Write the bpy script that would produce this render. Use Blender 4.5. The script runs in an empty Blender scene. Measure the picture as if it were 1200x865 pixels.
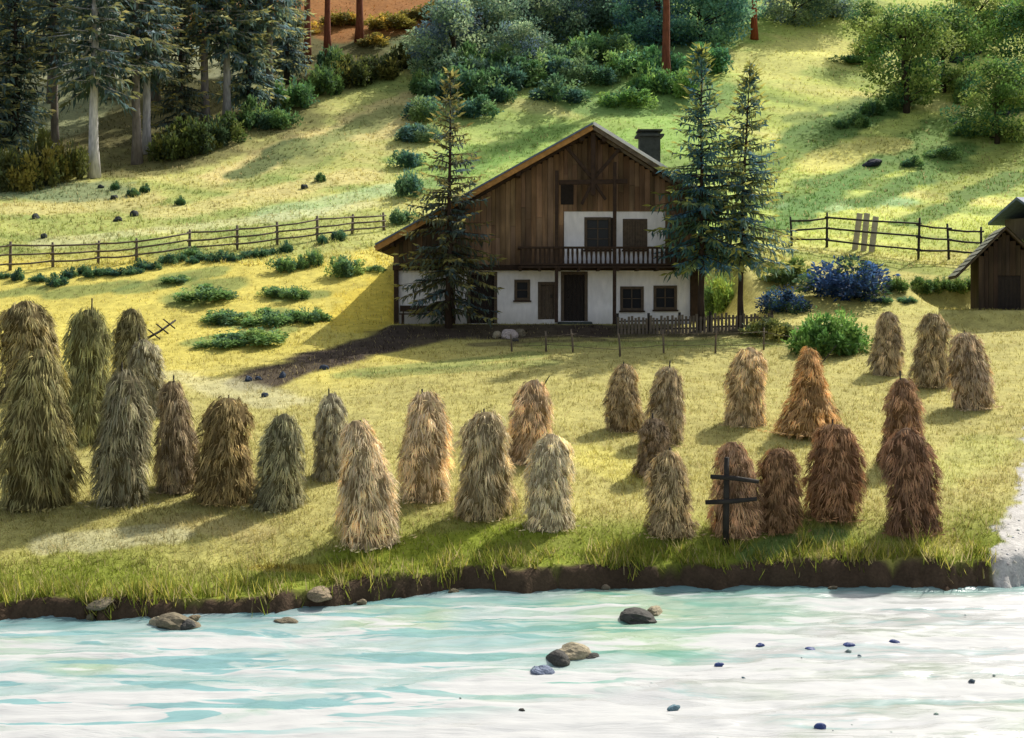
import bpy, bmesh, math, random
import numpy as np
from mathutils import Vector, Matrix

RND = random.Random(11)
rng = np.random.default_rng(5)
sc = bpy.context.scene
col = sc.collection
F = 1500.0            # focal length in photo pixels (1200 px wide)
HY = 352.0            # eye level row in the photo
CZ = 6.0              # eye height above the river
KG = 0.72               # ground, on top of K
K = 0.90              # sunlit picture value -> albedo

def lin(r, g, b, k=K):
    def f(c):
        c /= 255.0
        return c / 12.92 if c <= 0.04045 else ((c + 0.055) / 1.055) ** 2.4
    return (f(r) * k, f(g) * k, f(b) * k)

# ------------------------------------------------------------------ noise
def _hash(ix, iy, seed):
    n = (ix.astype(np.int64) * 374761393 + iy.astype(np.int64) * 668265263 + seed * 974634777) & 0x7fffffff
    n = ((n ^ (n >> 13)) * 1274126177) & 0x7fffffff
    n = (n ^ (n >> 16)) & 0xffff
    return n / 65535.0

def vnoise(x, y, seed=0):
    x = np.asarray(x, float); y = np.asarray(y, float)
    ix = np.floor(x); iy = np.floor(y)
    fx = x - ix; fy = y - iy
    fx = fx * fx * (3 - 2 * fx); fy = fy * fy * (3 - 2 * fy)
    a = _hash(ix, iy, seed); b = _hash(ix + 1, iy, seed)
    c = _hash(ix, iy + 1, seed); d = _hash(ix + 1, iy + 1, seed)
    return (a * (1 - fx) + b * fx) * (1 - fy) + (c * (1 - fx) + d * fx) * fy

def fbm(x, y, seed=0, oct=4):
    s = 0; a = 0.5; t = 0
    for o in range(oct):
        s = s + a * vnoise(np.asarray(x) * 2 ** o + 17.3 * o, np.asarray(y) * 2 ** o - 9.1 * o, seed + o)
        t += a; a *= 0.5
    return s / t - 0.5

def sstep(a, b, x):
    t = np.clip((np.asarray(x, float) - a) / (b - a), 0, 1)
    return t * t * (3 - 2 * t)

# ------------------------------------------------------------------ terrain
_pd = [0, 22, 25, 26.5, 28.2, 40, 50, 57, 60, 66, 72, 80, 95, 110, 130, 160, 220, 320, 520, 700]
_pz = [0.3, 0.3, .36, .46, .92, 2.6, 4.0, 5.0, 5.7, 7.7, 9.4, 11.5, 15.9, 22, 31.5, 47, 75, 120, 180, 200]
_td = np.arange(-40, 701, 0.5)
_tz = np.interp(_td, _pd, _pz)
_k = np.exp(-0.5 * (np.arange(-12, 13) / 2.5) ** 2); _k /= _k.sum()
_tzs = np.convolve(np.pad(_tz, 12, mode='edge'), _k, mode='valid')

_bx = [-90, -30, -9.6, -6.6, -5.0, -3.1, -1.05, .9, 3.6, 6.2, 9.0, 14, 40, 120]
_by = [20, 22.6, 24.2, 24.4, 24.5, 25.5, 26.5, 26.6, 26.8, 26.9, 26.9, 27.4, 29, 32]
_sx = [-90, -30, -7.2, -3.7, -1.25, .5, 2.2, 3.7, 5.4, 7.2, 8.5, 10, 14, 40, 120]
_sy = [13, 16, 17.9, 18.2, 18.7, 19.4, 20.5, 21.9, 23.5, 25.0, 25.9, 26.3, 26.7, 28, 30.6]

def bank(x):
    return np.interp(x, _bx, _by) + 0.45 * fbm(np.asarray(x) * .9, np.zeros_like(np.asarray(x, float)), 31, 3)
def shore(x):
    return np.interp(x, _sx, _sy) + 0.9 * fbm(np.asarray(x) * .6, np.zeros_like(np.asarray(x, float)), 37, 3)

def height(x, d):
    x = np.asarray(x, float); d = np.asarray(d, float)
    base = np.interp(d, _td, _tzs)
    base = base + 0.35 * fbm(x / 7, d / 7, 3) * sstep(26, 32, d) + 0.05 * fbm(x / 1.1, d / 1.1, 5)
    base = base + 3.0 * fbm(x / 26, d / 26, 8) * sstep(72, 110, d)
    base = base + (-.10 - .13 * sstep(-3, 2, x) + .30 * fbm(x / 1.6, d * 0, 16) + .12 * fbm(x / .5, d / .9, 15)) * (1 - sstep(27, 29, d))
    w = sstep(-5.75, -5.2, x) * (1 - sstep(10.2, 12.2, x)) * sstep(53.5, 56.3, d) * (1 - sstep(69.5, 73, d))
    base = base * (1 - w) + 4.95 * w
    w2 = sstep(19.2, 20.6, x) * (1 - sstep(27, 30, x)) * sstep(55, 56.5, d) * (1 - sstep(62, 64, d))
    base = base * (1 - w2) + 5.55 * w2
    bk = bank(x); sh = shore(x)
    bed = -0.10 - .32 * sstep(0, 1.4, d - sh) + 0.12 * np.clip(14.5 - d, 0, 9) + 0.05 * fbm(x / .8, d / .8, 21)
    t = sstep(-.28, .22, d - bk + .34 * fbm(x / .35, d / .6, 23) + .25 * fbm(x / .12, d / .3, 24))
    return bed * (1 - t) + base * t

def hz(x, y):
    return float(height(np.array([x]), np.array([y]))[0])

_ts = np.concatenate([np.arange(14, 80, .1), np.arange(80, 400, .4)])
def at(px, py):
    """ground point that the photo shows at (px, py)"""
    ux = (px - 600) / F; uz = (HY - py) / F
    g = height(ux * _ts, _ts) - (CZ + uz * _ts)
    i = int(np.argmax(g > 0))
    lo, hi = _ts[max(i - 1, 0)], _ts[i]
    for _ in range(12):
        m = (lo + hi) / 2
        if hz(ux * m, m) > CZ + uz * m: hi = m
        else: lo = m
    return Vector((ux * hi, hi, hz(ux * hi, hi)))

# ------------------------------------------------------------------ ground colours
C_MEADOW = lin(205, 196, 118); C_BANKG = lin(150, 162, 62); C_YEL = lin(240, 224, 112)
C_ORY = lin(250, 226, 96); C_HILL_L = lin(180, 182, 104); C_TAN = lin(214, 198, 132)
C_HILL_M = lin(152, 184, 94); C_HILL_R = lin(194, 202, 104); C_DKG = lin(126, 146, 78)
C_FOREST = lin(84, 80, 50); C_GRAVEL = (.70, .67, .61); C_SOIL_SHADE = lin(90, 78, 66)
C_BANK = lin(92, 76, 60); C_TEAL = lin(168, 192, 142); C_ORANGE = lin(160, 108, 58); C_PALE = lin(226, 220, 170)
C_BED = lin(150, 170, 150)

STROKES = []
def stroke(p0, p1, w, c, s=1.0, seed=0):
    a = at(*p0); b = at(*p1)
    STROKES.append((a.x, a.y, b.x, b.y, w, c, s, seed))
# hillside left above the fence: diagonal tan and green bands
stroke((270, 205), (480, 120), 3.0, C_TAN, .9); stroke((300, 215), (430, 150), 2.0, C_DKG, .6)
stroke((200, 250), (420, 205), 2.4, C_TAN, .6); stroke((340, 248), (480, 215), 2.2, C_TEAL, .6)
stroke((30, 245), (150, 235), 2.5, C_TAN, .6); stroke((190, 190), (330, 140), 5, C_FOREST, .7)
stroke((0, 225), (110, 225), 3, lin(120, 135, 100), .8); stroke((420, 160), (480, 140), 2, C_TAN, .7)
stroke((60, 285), (430, 240), 1.2, C_PALE, .4)
# between fence and chalet: bright yellow
stroke((445, 330), (430, 370), 2.0, C_ORY, 1); stroke((400, 330), (440, 300), 1.6, C_YEL, .8)
stroke((420, 385), (450, 345), 1.3, C_ORY, .9)
for a, b, w in [((205, 325), (250, 318), .9), ((215, 350), (265, 335), 1.3), ((240, 400), (330, 385), .9),
                ((280, 380), (330, 365), .8), ((150, 340), (210, 330), .8), ((330, 350), (370, 345), .7),
                ((70, 345), (140, 335), .9), ((0, 345), (40, 340), .8)]:
    stroke(a, b, w, lin(140, 160, 92), .75)
# trodden earth in front of the chalet, house shadow painted into its colour
stroke((300, 448), (470, 392), 1.25, C_SOIL_SHADE, .97); stroke((380, 420), (520, 392), 1.2, C_SOIL_SHADE, .95); stroke((470, 388), (680, 386), 1.5, C_SOIL_SHADE, .95)
stroke((680, 388), (905, 384), 1.2, C_SOIL_SHADE, .85); stroke((560, 404), (700, 398), .5, C_SOIL_SHADE, .6); stroke((700, 400), (820, 400), .35, C_SOIL_SHADE, .5)
stroke((400, 440), (620, 416), .8, lin(165, 175, 98), .8); stroke((430, 440), (640, 425), .7, lin(130, 145, 80), .6)
stroke((640, 405), (900, 402), .8, lin(176, 184, 104), .7)
# meadow between the haystacks
stroke((690, 470), (900, 440), 1.2, lin(196, 186, 112), .6); stroke((690, 530), (740, 560), .8, lin(232, 222, 120), .8)
stroke((560, 470), (700, 455), 1.0, lin(190, 182, 106), .6); stroke((200, 440), (330, 470), 1.2, C_PALE, .6)
stroke((60, 640), (200, 625), .5, C_PALE, .7); stroke((220, 610), (300, 625), .5, C_TAN, .6)
stroke((400, 650), (640, 620), .5, lin(158, 172, 60), .9); stroke((640, 560), (660, 600), .5, lin(230, 222, 130), .7)
stroke((880, 650), (980, 625), .4, lin(120, 146, 82), .8); stroke((300, 665), (420, 668), .3, lin(170, 150, 60), .7)
stroke((960, 660), (1110, 640), .6, lin(208, 200, 110), .8); stroke((1090, 560), (1160, 520), 1, lin(204, 204, 118), .8)
stroke((820, 380), (1100, 370), 1.4, lin(222, 212, 126), .7); stroke((1000, 362), (1100, 365), .8, lin(226, 220, 130), .8)
# hillside middle and right
stroke((540, 190), (760, 150), 5, C_HILL_M, .8); stroke((580, 210), (700, 140), 3, lin(150, 172, 86), .7)
stroke((560, 60), (760, 60), 8, lin(120, 146, 100), .7); stroke((700, 120), (820, 110), 4, lin(120, 152, 84), .8)
stroke((910, 240), (1110, 150), 2.4, lin(108, 134, 66), .95); stroke((960, 225), (1190, 190), 2.0, lin(118, 140, 68), .9)
stroke((940, 245), (1060, 235), 1.6, lin(146, 176, 122), .8); stroke((1090, 245), (1190, 175), 1.6, lin(150, 156, 76), .7)
stroke((930, 165), (1060, 110), 2.5, lin(100, 130, 66), .95); stroke((905, 268), (1010, 200), 1.4, lin(98, 132, 66), .95); stroke((1010, 240), (1130, 170), 1.3, lin(98, 128, 62), .95); stroke((1060, 262), (1190, 205), 1.2, lin(98, 126, 60), .9); stroke((930, 140), (1010, 118), 1.2, lin(120, 140, 76), .8); stroke((950, 215), (1050, 180), 1.2, lin(106, 134, 68), .9); stroke((560, 200), (650, 150), 1.6, lin(112, 146, 70), .8); stroke((480, 225), (560, 190), 1.4, lin(120, 150, 78), .8); stroke((880, 200), (960, 165), 1.8, lin(112, 138, 68), .85); stroke((1020, 175), (1190, 120), 2.0, lin(110, 136, 64), .8); stroke((280, 206), (345, 168), 1.5, lin(96, 110, 66), .95); stroke((350, 175), (460, 130), 1.6, lin(130, 140, 84), .8); stroke((880, 80), (980, 60), 5, lin(220, 214, 124), .7)
stroke((960, 195), (1040, 165), 2, lin(222, 210, 120), .6); stroke((940, 300), (1140, 322), 1.0, lin(150, 168, 80), .7)
stroke((60, 110), (250, 60), 6, lin(176, 178, 138), .9); stroke((0, 165), (90, 120), 4, lin(160, 165, 120), .8); stroke((150, 40), (280, 10), 6, lin(190, 190, 160), .8); stroke((270, 20), (540, 10), 8, C_ORANGE, .95); stroke((390, 40), (500, 25), 3, C_ORANGE, .8)

def track(x, d):
    cx = np.interp(d, [24, 27, 31, 40, 50, 58], [10.6, 11.4, 13.6, 17.8, 21.5, 24.5])
    return np.abs(x - cx) / np.interp(d, [24, 27, 40, 50, 58], [1.6, 1.3, 1.3, .9, .05]) + .8 * fbm(x / 3.0, d / 3.0, 41) + .6 * fbm(x / .8, d / .8, 47) + .5 * fbm(x / .2, d / .2, 48)
def mix(a, b, t):
    return a * (1 - t[..., None]) + np.asarray(b) * t[..., None]

def gcol(x, d):
    x = np.asarray(x, float); d = np.asarray(d, float)
    n1 = fbm(x / 3.0, d / 3.0, 41); n2 = fbm(x / 14, d / 14, 43); n3 = fbm(x / .8, d / .8, 47)
    c = np.zeros(x.shape + (3,)) + np.asarray(C_MEADOW)
    c = mix(c, C_BANKG, 1 - sstep(1.0, 4.2, d - bank(x) + 3 * n1 + 2.5 * n2))
    left = (1 - sstep(-7, 1, x + 5 * n2))
    c = mix(c, C_YEL, left * sstep(42, 50, d + 6 * n1) * .9)
    c = mix(c, lin(216, 208, 120), (1 - left) * sstep(54, 60, d) * .8)
    hill = sstep(66, 70, d + 4 * n1)
    side = sstep(-8, 8, x / np.maximum(d, 1) * 60 + 10 * n2)
    hc = mix(mix(np.zeros_like(c), C_HILL_L, np.ones_like(x)), C_HILL_M, side)
    hc = mix(hc, C_HILL_R, sstep(.12, .22, x / np.maximum(d, 1) + .1 * n2))
    c = mix(c, hc, hill)
    # diagonal banding of the hill pasture
    u = (x * .55 + d * .83)
    bandn = fbm((x * .83 - d * .55) / 20, u / 3.0, 53)
    c = mix(c, C_DKG, hill * np.clip(bandn * 3.2, 0, .7))
    c = mix(c, C_TAN, hill * np.clip(-bandn * 2.2, 0, .5))
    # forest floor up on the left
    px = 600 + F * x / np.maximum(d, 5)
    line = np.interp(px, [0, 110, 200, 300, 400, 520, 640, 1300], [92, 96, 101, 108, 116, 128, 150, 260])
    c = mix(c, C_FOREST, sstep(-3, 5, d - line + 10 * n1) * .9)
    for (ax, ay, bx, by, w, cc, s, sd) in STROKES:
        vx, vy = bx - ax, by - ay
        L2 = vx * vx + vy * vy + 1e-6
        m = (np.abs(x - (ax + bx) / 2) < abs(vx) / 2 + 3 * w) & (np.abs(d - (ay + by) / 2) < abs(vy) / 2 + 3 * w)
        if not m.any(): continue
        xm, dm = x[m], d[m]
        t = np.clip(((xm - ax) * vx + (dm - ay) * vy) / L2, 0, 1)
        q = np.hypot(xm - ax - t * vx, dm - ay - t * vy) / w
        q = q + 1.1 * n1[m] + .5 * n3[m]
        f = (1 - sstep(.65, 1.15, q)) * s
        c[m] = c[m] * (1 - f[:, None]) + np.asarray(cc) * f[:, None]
    # pale gravel track along the right
    cx = np.interp(d, [24, 27, 31, 40, 50, 58], [10.6, 11.4, 13.6, 17.8, 21.5, 24.5])
    c = mix(c, C_GRAVEL, (1 - sstep(.90, 1.04, track(x, d))) * (d > 23) * (d < 56))
    # bank face, bed and gravel bar
    z = height(x, d)
    e = d - bank(x)
    fade = 1 - sstep(10.0, 10.3, x + 1.0 * n3)
    c = mix(c, C_BANK, (1 - sstep(.22, .5, e + .5 * n3)) * (sstep(-1.2, -.6, e)) * fade)
    g = 1 - sstep(-.9, -.3, e)
    c = mix(c, C_BED, g)
    c = mix(c, C_GRAVEL, (1 - sstep(13.6, 14.2, d + .5 * n3)))
    c = c * (KG * (1 + .5 * sstep(62, 74, d)))[..., None] * (1 + .35 * n3 + .25 * n1)[..., None]
    return np.clip(c, .005, .92)

# ------------------------------------------------------------------ materials
def new_mat(name):
    m = bpy.data.materials.new(name); m.use_nodes = True
    nt = m.node_tree; b = nt.nodes['Principled BSDF']
    return m, nt, b
def nd(nt, t, **kw):
    n = nt.nodes.new(t)
    for k, v in kw.items(): setattr(n, k, v)
    return n
def attr_colour(nt, use_obj=True):
    a = nd(nt, 'ShaderNodeAttribute'); a.attribute_name = 'Col'
    if not use_obj: return a.outputs['Color']
    o = nd(nt, 'ShaderNodeObjectInfo')
    m = nd(nt, 'ShaderNodeMix', data_type='RGBA', blend_type='MULTIPLY'); m.inputs[0].default_value = 1
    nt.links.new(a.outputs['Color'], m.inputs[6]); nt.links.new(o.outputs['Color'], m.inputs[7])
    return m.outputs[2]
def vary(nt, colour, scale, amt, detail=4, coord='Object', stretch=None, gain=1):
    tc = nd(nt, 'ShaderNodeTexCoord'); src = tc.outputs[coord]
    if stretch:
        mp = nd(nt, 'ShaderNodeMapping'); mp.inputs['Scale'].default_value = stretch
        nt.links.new(src, mp.inputs[0]); src = mp.outputs[0]
    n = nd(nt, 'ShaderNodeTexNoise'); n.inputs['Scale'].default_value = scale; n.inputs['Detail'].default_value = detail
    nt.links.new(src, n.inputs['Vector'])
    r = nd(nt, 'ShaderNodeMapRange'); r.inputs['From Min'].default_value = .25; r.inputs['From Max'].default_value = .75
    r.inputs['To Min'].default_value = (1 - amt) * gain; r.inputs['To Max'].default_value = (1 + amt) * gain
    nt.links.new(n.outputs['Fac'], r.inputs['Value'])
    h = nd(nt, 'ShaderNodeVectorMath', operation='SCALE')
    nt.links.new(colour, h.inputs[0]); nt.links.new(r.outputs[0], h.inputs['Scale'])
    return h.outputs[0], n.outputs['Fac']
def bump(nt, b, fac, strength, dist):
    bp = nd(nt, 'ShaderNodeBump'); bp.inputs['Strength'].default_value = strength; bp.inputs['Distance'].default_value = dist
    nt.links.new(fac, bp.inputs['Height']); nt.links.new(bp.outputs[0], b.inputs['Normal'])

def mat_plain(name, c, rough=.8, scale=3, amt=.3, bmp=.3, dist=.02, stretch=None, detail=6, metal=0):
    m, nt, b = new_mat(name)
    rgb = nd(nt, 'ShaderNodeRGB'); rgb.outputs[0].default_value = (*c, 1)
    o, f = vary(nt, rgb.outputs[0], scale, amt, detail, stretch=stretch)
    nt.links.new(o, b.inputs['Base Color']); b.inputs['Roughness'].default_value = rough
    b.inputs['Specular IOR Level'].default_value = .25; b.inputs['Metallic'].default_value = metal
    if bmp: bump(nt, b, f, bmp, dist)
    return m
def mat_attr(name, rough=.85, scale=4, amt=.25, bmp=.3, dist=.03, transl=0, stretch=None, coord='Object', big=None, gain=1):
    m, nt, b = new_mat(name)
    o = attr_colour(nt)
    if big: o, _ = vary(nt, o, big[0], big[1], 6, coord=coord)
    o, f = vary(nt, o, scale, amt, 5, coord=coord, stretch=stretch, gain=gain)
    nt.links.new(o, b.inputs['Base Color']); b.inputs['Roughness'].default_value = rough
    b.inputs['Specular IOR Level'].default_value = .2
    if bmp: bump(nt, b, f, bmp, dist)
    if transl:
        t = nd(nt, 'ShaderNodeBsdfTranslucent'); nt.links.new(o, t.inputs['Color'])
        mx = nd(nt, 'ShaderNodeMixShader'); mx.inputs[0].default_value = transl
        nt.links.new(b.outputs[0], mx.inputs[1]); nt.links.new(t.outputs[0], mx.inputs[2])
        nt.links.new(mx.outputs[0], nt.nodes['Material Output'].inputs['Surface'])
    return m

M = {}
M['leaf'] = mat_attr('leaf_foliage', .75, 1.2, .25, 0, 0, .38, gain=1.35)
M['hay'] = mat_attr('dry_hay', .9, 9, .25, 0, 0, .10)
M['grass'] = mat_attr('grass_blades', .85, .8, .15, 0, 0, .5)
M['bark'] = mat_attr('tree_bark', .9, 6, .4, .6, .05, 0, (1, 1, .25))
M['rock'] = mat_attr('river_rock', .85, 5, .4, .6, .05)
M['wood_dark'] = mat_attr('weathered_boards', .8, 5, .45, .5, .015, 0, (1, 1, .12), big=(.55, .5))
M['wood_beam'] = mat_plain('dark_beam', lin(66, 50, 38, .8), .8, 6, .4, .4, .01)
M['wood_grey'] = mat_plain('grey_weathered_wood', lin(120, 108, 92, .7), .85, 5, .4, .4, .01)
M['wood_pale'] = mat_plain('pale_silvered_wood', lin(186, 178, 150), .85, 5, .25, .4, .01)
M['wood_black'] = mat_plain('old_dark_pole_wood', lin(60, 56, 50, .7), .85, 5, .4, .4, .01)
def plaster_mat():
    m, nt, b = new_mat('lime_plaster')
    rgb = nd(nt, 'ShaderNodeRGB'); rgb.outputs[0].default_value = (.88, .85, .83, 1)
    o, f = vary(nt, rgb.outputs[0], .8, .16, 8); o, f2 = vary(nt, o, 6, .10, 6, stretch=(1, 1, .3))
    tc = nd(nt, 'ShaderNodeTexCoord'); sp = nd(nt, 'ShaderNodeSeparateXYZ'); nt.links.new(tc.outputs['Object'], sp.inputs[0])
    r = nd(nt, 'ShaderNodeMapRange'); r.inputs['From Min'].default_value = .7; r.inputs['From Max'].default_value = -.5; nt.links.new(sp.outputs[2], r.inputs['Value'])
    mu = nd(nt, 'ShaderNodeMath', operation='MULTIPLY'); nt.links.new(r.outputs[0], mu.inputs[0]); nt.links.new(f, mu.inputs[1])
    mx = nd(nt, 'ShaderNodeMix', data_type='RGBA'); nt.links.new(mu.outputs[0], mx.inputs[0]); nt.links.new(o, mx.inputs[6]); mx.inputs[7].default_value = (.22, .18, .13, 1)
    nt.links.new(mx.outputs[2], b.inputs['Base Color']); b.inputs['Roughness'].default_value = .92; bump(nt, b, f2, .5, .03)
    return m
M['plaster'] = plaster_mat()
M['barge'] = mat_plain('honey_bargeboard', lin(190, 140, 78, .8), .75, 5, .35, .3, .01)
M['verge_lit'] = mat_plain('sunlit_verge_paint', (.86, .85, .82), .6, 4, .12, .2, .01)  # near-white colour stands in for sunlight along the roof edge
M['shingle'] = mat_attr('larch_shingles', .85, 7, .35, .4, .01)
M['slate'] = mat_plain('blue_grey_slate', lin(110, 126, 148, .75), .7, 4, .3, .3, .01)
M['glass'] = mat_plain('dark_window_glass', (.015, .017, .02), .08, 2, .1, 0)
M['dark'] = mat_plain('dark_door_boards', lin(48, 40, 34, .8), .75, 8, .4, .4, .01)
M['frame'] = mat_plain('brown_window_frame', lin(104, 90, 74, .75), .8, 8, .3, .2, .01)
M['chim'] = mat_plain('sooty_chimney_render', lin(78, 84, 78, .7), .9, 5, .35, .5, .02)
M['blue'] = mat_plain('blue_pebble', lin(70, 90, 150, .6), .5, 9, .25, .2, .01)

def ground_mat():
    m, nt, b = new_mat('pasture_ground')
    o, f = vary(nt, attr_colour(nt, False), 2.6, .22, 8)
    o2, f2 = vary(nt, o, 18, .22, 3)
    nt.links.new(o2, b.inputs['Base Color']); b.inputs['Roughness'].default_value = .95
    b.inputs['Specular IOR Level'].default_value = .1
    bump(nt, b, f2, .5, .05)
    return m
def water_mat():
    m, nt, b = new_mat('glacial_water')
    a = nd(nt, 'ShaderNodeAttribute'); a.attribute_name = 'Col'
    tc = nd(nt, 'ShaderNodeTexCoord')
    mp = nd(nt, 'ShaderNodeMapping'); mp.inputs['Rotation'].default_value = (0, 0, -.16); mp.inputs['Scale'].default_value = (.26, 1.5, 1)
    nt.links.new(tc.outputs['Object'], mp.inputs[0])
    n = nd(nt, 'ShaderNodeTexNoise'); n.inputs['Scale'].default_value = .95; n.inputs['Detail'].default_value = 6
    n.inputs['Roughness'].default_value = .62; n.inputs['Distortion'].default_value = .7
    nt.links.new(mp.outputs[0], n.inputs['Vector'])
    sub = nd(nt, 'ShaderNodeMath', operation='SUBTRACT'); nt.links.new(n.outputs['Fac'], sub.inputs[0])
    nt.links.new(a.outputs['Alpha'], sub.inputs[1])
    # streaks of deeper teal where the noise is low, foam where it is high
    r1 = nd(nt, 'ShaderNodeMapRange', interpolation_type='SMOOTHSTEP'); r1.inputs['From Min'].default_value = -.04; r1.inputs['From Max'].default_value = .06
    nt.links.new(sub.outputs[0], r1.inputs['Value'])
    r2 = nd(nt, 'ShaderNodeMapRange', interpolation_type='SMOOTHSTEP'); r2.inputs['From Min'].default_value = -.15; r2.inputs['From Max'].default_value = -.07
    nt.links.new(sub.outputs[0], r2.inputs['Value'])
    deep = nd(nt, 'ShaderNodeMix', data_type='RGBA', blend_type='MULTIPLY'); deep.inputs[0].default_value = 1
    nt.links.new(a.outputs['Color'], deep.inputs[6]); deep.inputs[7].default_value = (.68, .88, .88, 1)
    m1 = nd(nt, 'ShaderNodeMix', data_type='RGBA'); nt.links.new(r2.outputs[0], m1.inputs[0])
    nt.links.new(deep.outputs[2], m1.inputs[6]); nt.links.new(a.outputs['Color'], m1.inputs[7])
    m2 = nd(nt, 'ShaderNodeMix', data_type='RGBA'); nt.links.new(r1.outputs[0], m2.inputs[0])
    nt.links.new(m1.outputs[2], m2.inputs[6]); m2.inputs[7].default_value = (.45, .455, .44, 1)
    # separate brush-like ripples of deeper teal, lengthwise with the current
    mp2 = nd(nt, 'ShaderNodeMapping'); mp2.inputs['Rotation'].default_value = (0, 0, -.2); mp2.inputs['Scale'].default_value = (.42, 2.1, 1); mp2.inputs['Location'].default_value = (7, 3, 0)
    nt.links.new(tc.outputs['Object'], mp2.inputs[0])
    n2 = nd(nt, 'ShaderNodeTexNoise'); n2.inputs['Scale'].default_value = .85; n2.inputs['Detail'].default_value = 4; n2.inputs['Distortion'].default_value = .9
    nt.links.new(mp2.outputs[0], n2.inputs['Vector'])
    r3 = nd(nt, 'ShaderNodeMapRange', interpolation_type='SMOOTHSTEP'); r3.inputs['From Min'].default_value = .555; r3.inputs['From Max'].default_value = .585
    nt.links.new(n2.outputs['Fac'], r3.inputs['Value'])
    aa = nd(nt, 'ShaderNodeAttribute'); aa.attribute_name = 'Aux'; sp = nd(nt, 'ShaderNodeSeparateColor'); nt.links.new(aa.outputs['Color'], sp.inputs[0])
    mm = nd(nt, 'ShaderNodeMath', operation='MULTIPLY'); nt.links.new(r3.outputs[0], mm.inputs[0]); nt.links.new(sp.outputs[0], mm.inputs[1])
    m8 = nd(nt, 'ShaderNodeMath', operation='MULTIPLY'); nt.links.new(mm.outputs[0], m8.inputs[0]); m8.inputs[1].default_value = .92
    tl = nd(nt, 'ShaderNodeMix', data_type='RGBA'); nt.links.new(sp.outputs[1], tl.inputs[0]); tl.inputs[6].default_value = (.17, .33, .33, 1); tl.inputs[7].default_value = (.14, .32, .24, 1)
    m3 = nd(nt, 'ShaderNodeMix', data_type='RGBA'); nt.links.new(m8.outputs[0], m3.inputs[0]); nt.links.new(m2.outputs[2], m3.inputs[6]); nt.links.new(tl.outputs[2], m3.inputs[7])
    m2 = m3
    nt.links.new(m2.outputs[2], b.inputs['Base Color'])
    rr = nd(nt, 'ShaderNodeMapRange'); rr.inputs['To Min'].default_value = .22; rr.inputs['To Max'].default_value = .8
    nt.links.new(r1.outputs[0], rr.inputs['Value']); nt.links.new(rr.outputs[0], b.inputs['Roughness'])
    b.inputs['Specular IOR Level'].default_value = .25
    bump(nt, b, n.outputs['Fac'], .6, .12)
    return m

# ------------------------------------------------------------------ mesh helpers
def link_mesh(name, me, parent=None, mat=None, loc=None):
    o = bpy.data.objects.new(name, me); col.objects.link(o)
    if mat and not me.materials: me.materials.append(mat)
    if parent: o.parent = parent
    if loc: o.location = loc
    return o
def tag(o, label=None, cat=None, group=None, kind=None):
    if label: o['label'] = label
    if cat: o['category'] = cat
    if group: o['group'] = group
    if kind: o['kind'] = kind
    return o
def empty(name, loc=(0, 0, 0), rz=0):
    o = bpy.data.objects.new(name, None); o.empty_display_size = .3; col.objects.link(o)
    o.location = loc; o.rotation_euler = (0, 0, rz); return o
def set_col(me, cols):
    a = me.color_attributes.new('Col', 'FLOAT_COLOR', 'POINT')
    arr = np.ones((len(me.vertices), 4), np.float32); cols = np.asarray(cols, np.float32)
    arr[:, :cols.shape[1]] = cols
    a.data.foreach_set('color', arr.ravel())
def mesh_np(name, V, Q, cols=None, smooth=False):
    """V (n,3), Q (m,k) with k = 3 or 4"""
    me = bpy.data.meshes.new(name); k = Q.shape[1]
    me.vertices.add(len(V)); me.vertices.foreach_set('co', np.asarray(V, np.float32).ravel())
    me.loops.add(Q.size); me.loops.foreach_set('vertex_index', Q.astype(np.int32).ravel())
    me.polygons.add(len(Q))
    me.polygons.foreach_set('loop_start', np.arange(0, Q.size, k, dtype=np.int32))
    me.polygons.foreach_set('loop_total', np.full(len(Q), k, np.int32))
    if smooth: me.polygons.foreach_set('use_smooth', np.ones(len(Q), bool))
    me.update(calc_edges=True)
    if cols is not None: set_col(me, cols)
    return me

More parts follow.
